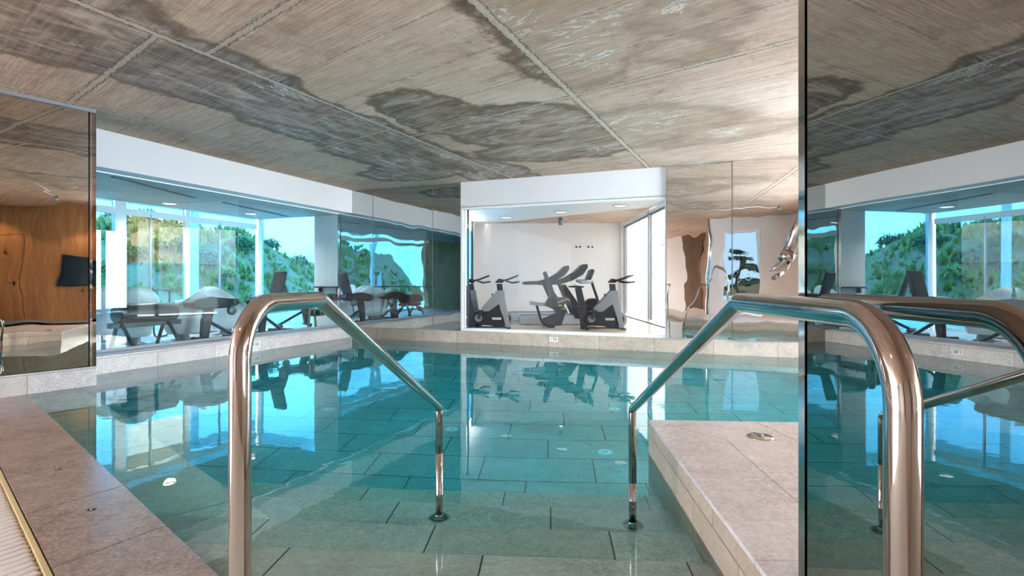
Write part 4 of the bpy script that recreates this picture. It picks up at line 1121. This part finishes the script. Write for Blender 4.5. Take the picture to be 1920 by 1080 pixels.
pos_words = ['leftmost', 'second from left', 'below the second', 'behind the tub chair', 'near the blue post', 'tall, by the blue post', 'right of the blue post', 'behind the leg machine', 'beside the corner post', 'on the crest at left centre', 'on the crest in the middle', 'on the crest at far left', 'on the crest at right', 'beyond the end wall', 'low, beyond the end wall', 'rightmost, beyond the end wall']
for i, (px, of, r, kd) in enumerate(hb_):
    c = lp_at(px, of); z = terr(on_line(C0 - D * of, -U, px), of)
    bush((c.x, c.y, z), r * .48, (M_LF1, M_LF2, M_LF3)[kd], lbs[kd] + ', ' + pos_words[i], grp='shrubs on the hillside')
# pergola roof outside
pg = thing('pergola', 'white slatted pergola roof on posts outside the left facade', 'pergola', LP(3, 4.8, .08))
for s in (-1, 2.3, 5.6, 9): MB().slab(LP(s, 5.9), LP(s + .14, 5.9), -D, .14, .08, 3.3).obj('post', M_FRAME, pg)
MB().slab(LP(-3, 5.9), LP(12, 5.9), -D, .14, 3.1, 3.36).obj('edge_beam', M_FRAME, pg)
m = MB()
for i in range(14): m.slab(LP(-3, 3.5 + i * .18), LP(12, 3.5 + i * .18), -D, .07, 3.40, 3.52)
m.obj('slats', M_FRAME, pg)
# palms
def palm(c, h, label, r=1.3, n=26, seed=1):
    random.seed(seed)
    t = thing('palm', label, 'palm tree', c, 0)
    local(MB().tube([(0, 0, 0), (.05, 0, h * .5), (0, 0, h)], [.16, .13, .15], 12), 'trunk', M_BARK, t)
    m = MB()
    for i in range(n):
        a = 2 * pi * i / n + random.uniform(-.2, .2); el = random.uniform(-.3, 1.2)
        d_ = Vector((math.cos(a) * math.cos(el), math.sin(a) * math.cos(el), math.sin(el))); side = d_.cross(Vector((0, 0, 1))).normalized()
        for q in range(9):
            f_ = (q - 4) * .22; d2 = (d_ * math.cos(f_) + side * math.sin(f_)); b0 = Vector((0, 0, h)) + d_ * r * .45
            w_ = side * .022; e2 = b0 + d2 * r * .6 - Vector((0, 0, .12 * r))
            m.add([b0 - w_, b0 + w_, e2], [(0, 1, 2)])
        m.tube([Vector((0, 0, h)), Vector((0, 0, h)) + d_ * r * .45], .012, 5)
    local(m, 'crown', M_LF3, t, solid=False); return t
palm((4.6, 14.2, .05), 2.35, 'fan palm outside the gym sliding doors, upper crown', 1.0, 30, 3)
palm((4.7, 12.4, .05), .95, 'young fan palm outside the gym sliding doors, low crown', .9, 30, 4)
palm((-3.4, 17.2, .05), 2.1, 'palm outside the left side of the gym', 1.3, 30, 5)
bush((-2.3, 13.4, .3), .7, M_LF1, 'green shrub outside the left side of the gym', 260)
st(MB().prism([(3.6, 9.35), (12, 6.5), (18, 6.5), (18, 30), (3.6, 30)], -.1, .06).obj('ground_garden', M_TERR))
st(MB().prism([(9.2, 8.5), (9.5, 8.5), (9.5, 26), (9.2, 26)], .06, 1.9).obj('wall_garden', M_WHITE))
# cloud pine outside the glass door, it shows in the back mirror
pc = W2(1.9, 9.5, .1)
pt = thing('cloud_pine', 'cloud-pruned pine outside the glass door, seen in the right back mirror', 'tree', pc)
local(MB().tube([(0, 0, 0), (.08, .02, .5), (-.05, 0, 1.1), (.05, 0, 1.7), (0, 0, 2.1)], [.08, .07, .06, .05, .03], 10), 'trunk', M_BARK, pt)
for j, (x, z, r_) in enumerate([(-.35, .95, .38), (.35, 1.15, .34), (-.30, 1.45, .34), (.32, 1.65, .30), (0, 2.0, .36), (-.1, 2.35, .22)]):
    m = MB()
    for i in range(160):
        a = random.uniform(0, 2 * pi); q = r_ * math.sqrt(random.random()); zz = z + random.uniform(-.06, .07) * 1.4
        p = Vector((x + q * math.cos(a), q * math.sin(a), zz)); u_ = Vector((random.uniform(-1, 1), random.uniform(-1, 1), random.uniform(-.5, 1))).normalized(); v_ = u_.orthogonal().normalized()
        m.add([p - v_ * .04, p + v_ * .04, p + u_ * .12], [(0, 1, 2)])
    local(m, 'foliage_cloud', M_LF2, pt, solid=False)
    local(MB().tube([(0, 0, z - .15), (x, 0, z)], .018, 6), 'branch', M_BARK, pt)
st(MB().prism([W2(-2, .5), W2(8, .5), W2(8, 14), W2(-2, 14)], -.1, .1).obj('ground_entrance', M_TERR))
vs = [];
hp = MB()
for i in range(30):
    s = -14 + i * 1.2; h_ = 1.0 + .5 * math.sin(i * .6) + .3 * math.sin(i * 1.7)
    hp.slab(W2(s, 30), W2(s + 1.2, 30), -U, 3, -.1, h_)
st(hp.obj('hillside_far', M_HILL))

# ================================================================== LAMPS
lamp = spotlight_can((3.0, 2.81), 'small cylinder light on the concrete ceiling over the platform', ZC, 60, h=.12, rad=.055)
local(MB().tube([(0, 0, -.012), (-.9, .16, -.012), (-1.0, .3, -.012), (-2.2, .55, -.012)], .010, 8), 'conduit', M_FRAME, lamp)
for x, y, pw, l in ((RW(6.7, -.55).x, RW(6.7, -.55).y, 45, 'cylinder light above the oak door'), (RW(5.0, -.55).x, RW(5.0, -.55).y, 45, 'cylinder light above the black wall screen'),
                 (-1.6, -.4, 30, 'added fill cylinder light above the deck behind the viewpoint'), (-4.2, 1.6, 40, 'added fill cylinder light above the grate at left'), (-3.0, -2.8, 30, 'added fill cylinder light near the front wall')):  # deck, grate and front wall lights are unseen, added for interior fill
    spotlight_can((x, y), l, ZC, pw)
def daylight(c, rot, sx, sy, power, colr):
    L = bpy.data.lights.new('daylight', 'AREA'); L.shape = 'RECTANGLE'; L.size = sx; L.size_y = sy; L.energy = power; L.color = colr
    L.cycles.is_portal = power == 0
    o = bpy.data.objects.new('daylight', L); COL.objects.link(o); o.location = c; o.rotation_euler = rot; return o
def facing(d): return Vector(d).to_track_quat('-Z', 'Y').to_euler()
daylight(LP(3, RO + .3, 1.7), facing(D), 8.5, 3.2, 0, (1, 1, 1))
daylight(RW(2.1, .2, 1.6), facing(-D), 4.4, 2.7, 0, (1, 1, 1))
daylight(W2(.92, .3, 1.5), facing(U), 1.1, 2.6, 0, (1, 1, 1))
daylight((3.5, 12.6, 1.6), facing((-1, 0, 0)), 6.8, 2.8, 0, (1, 1, 1))
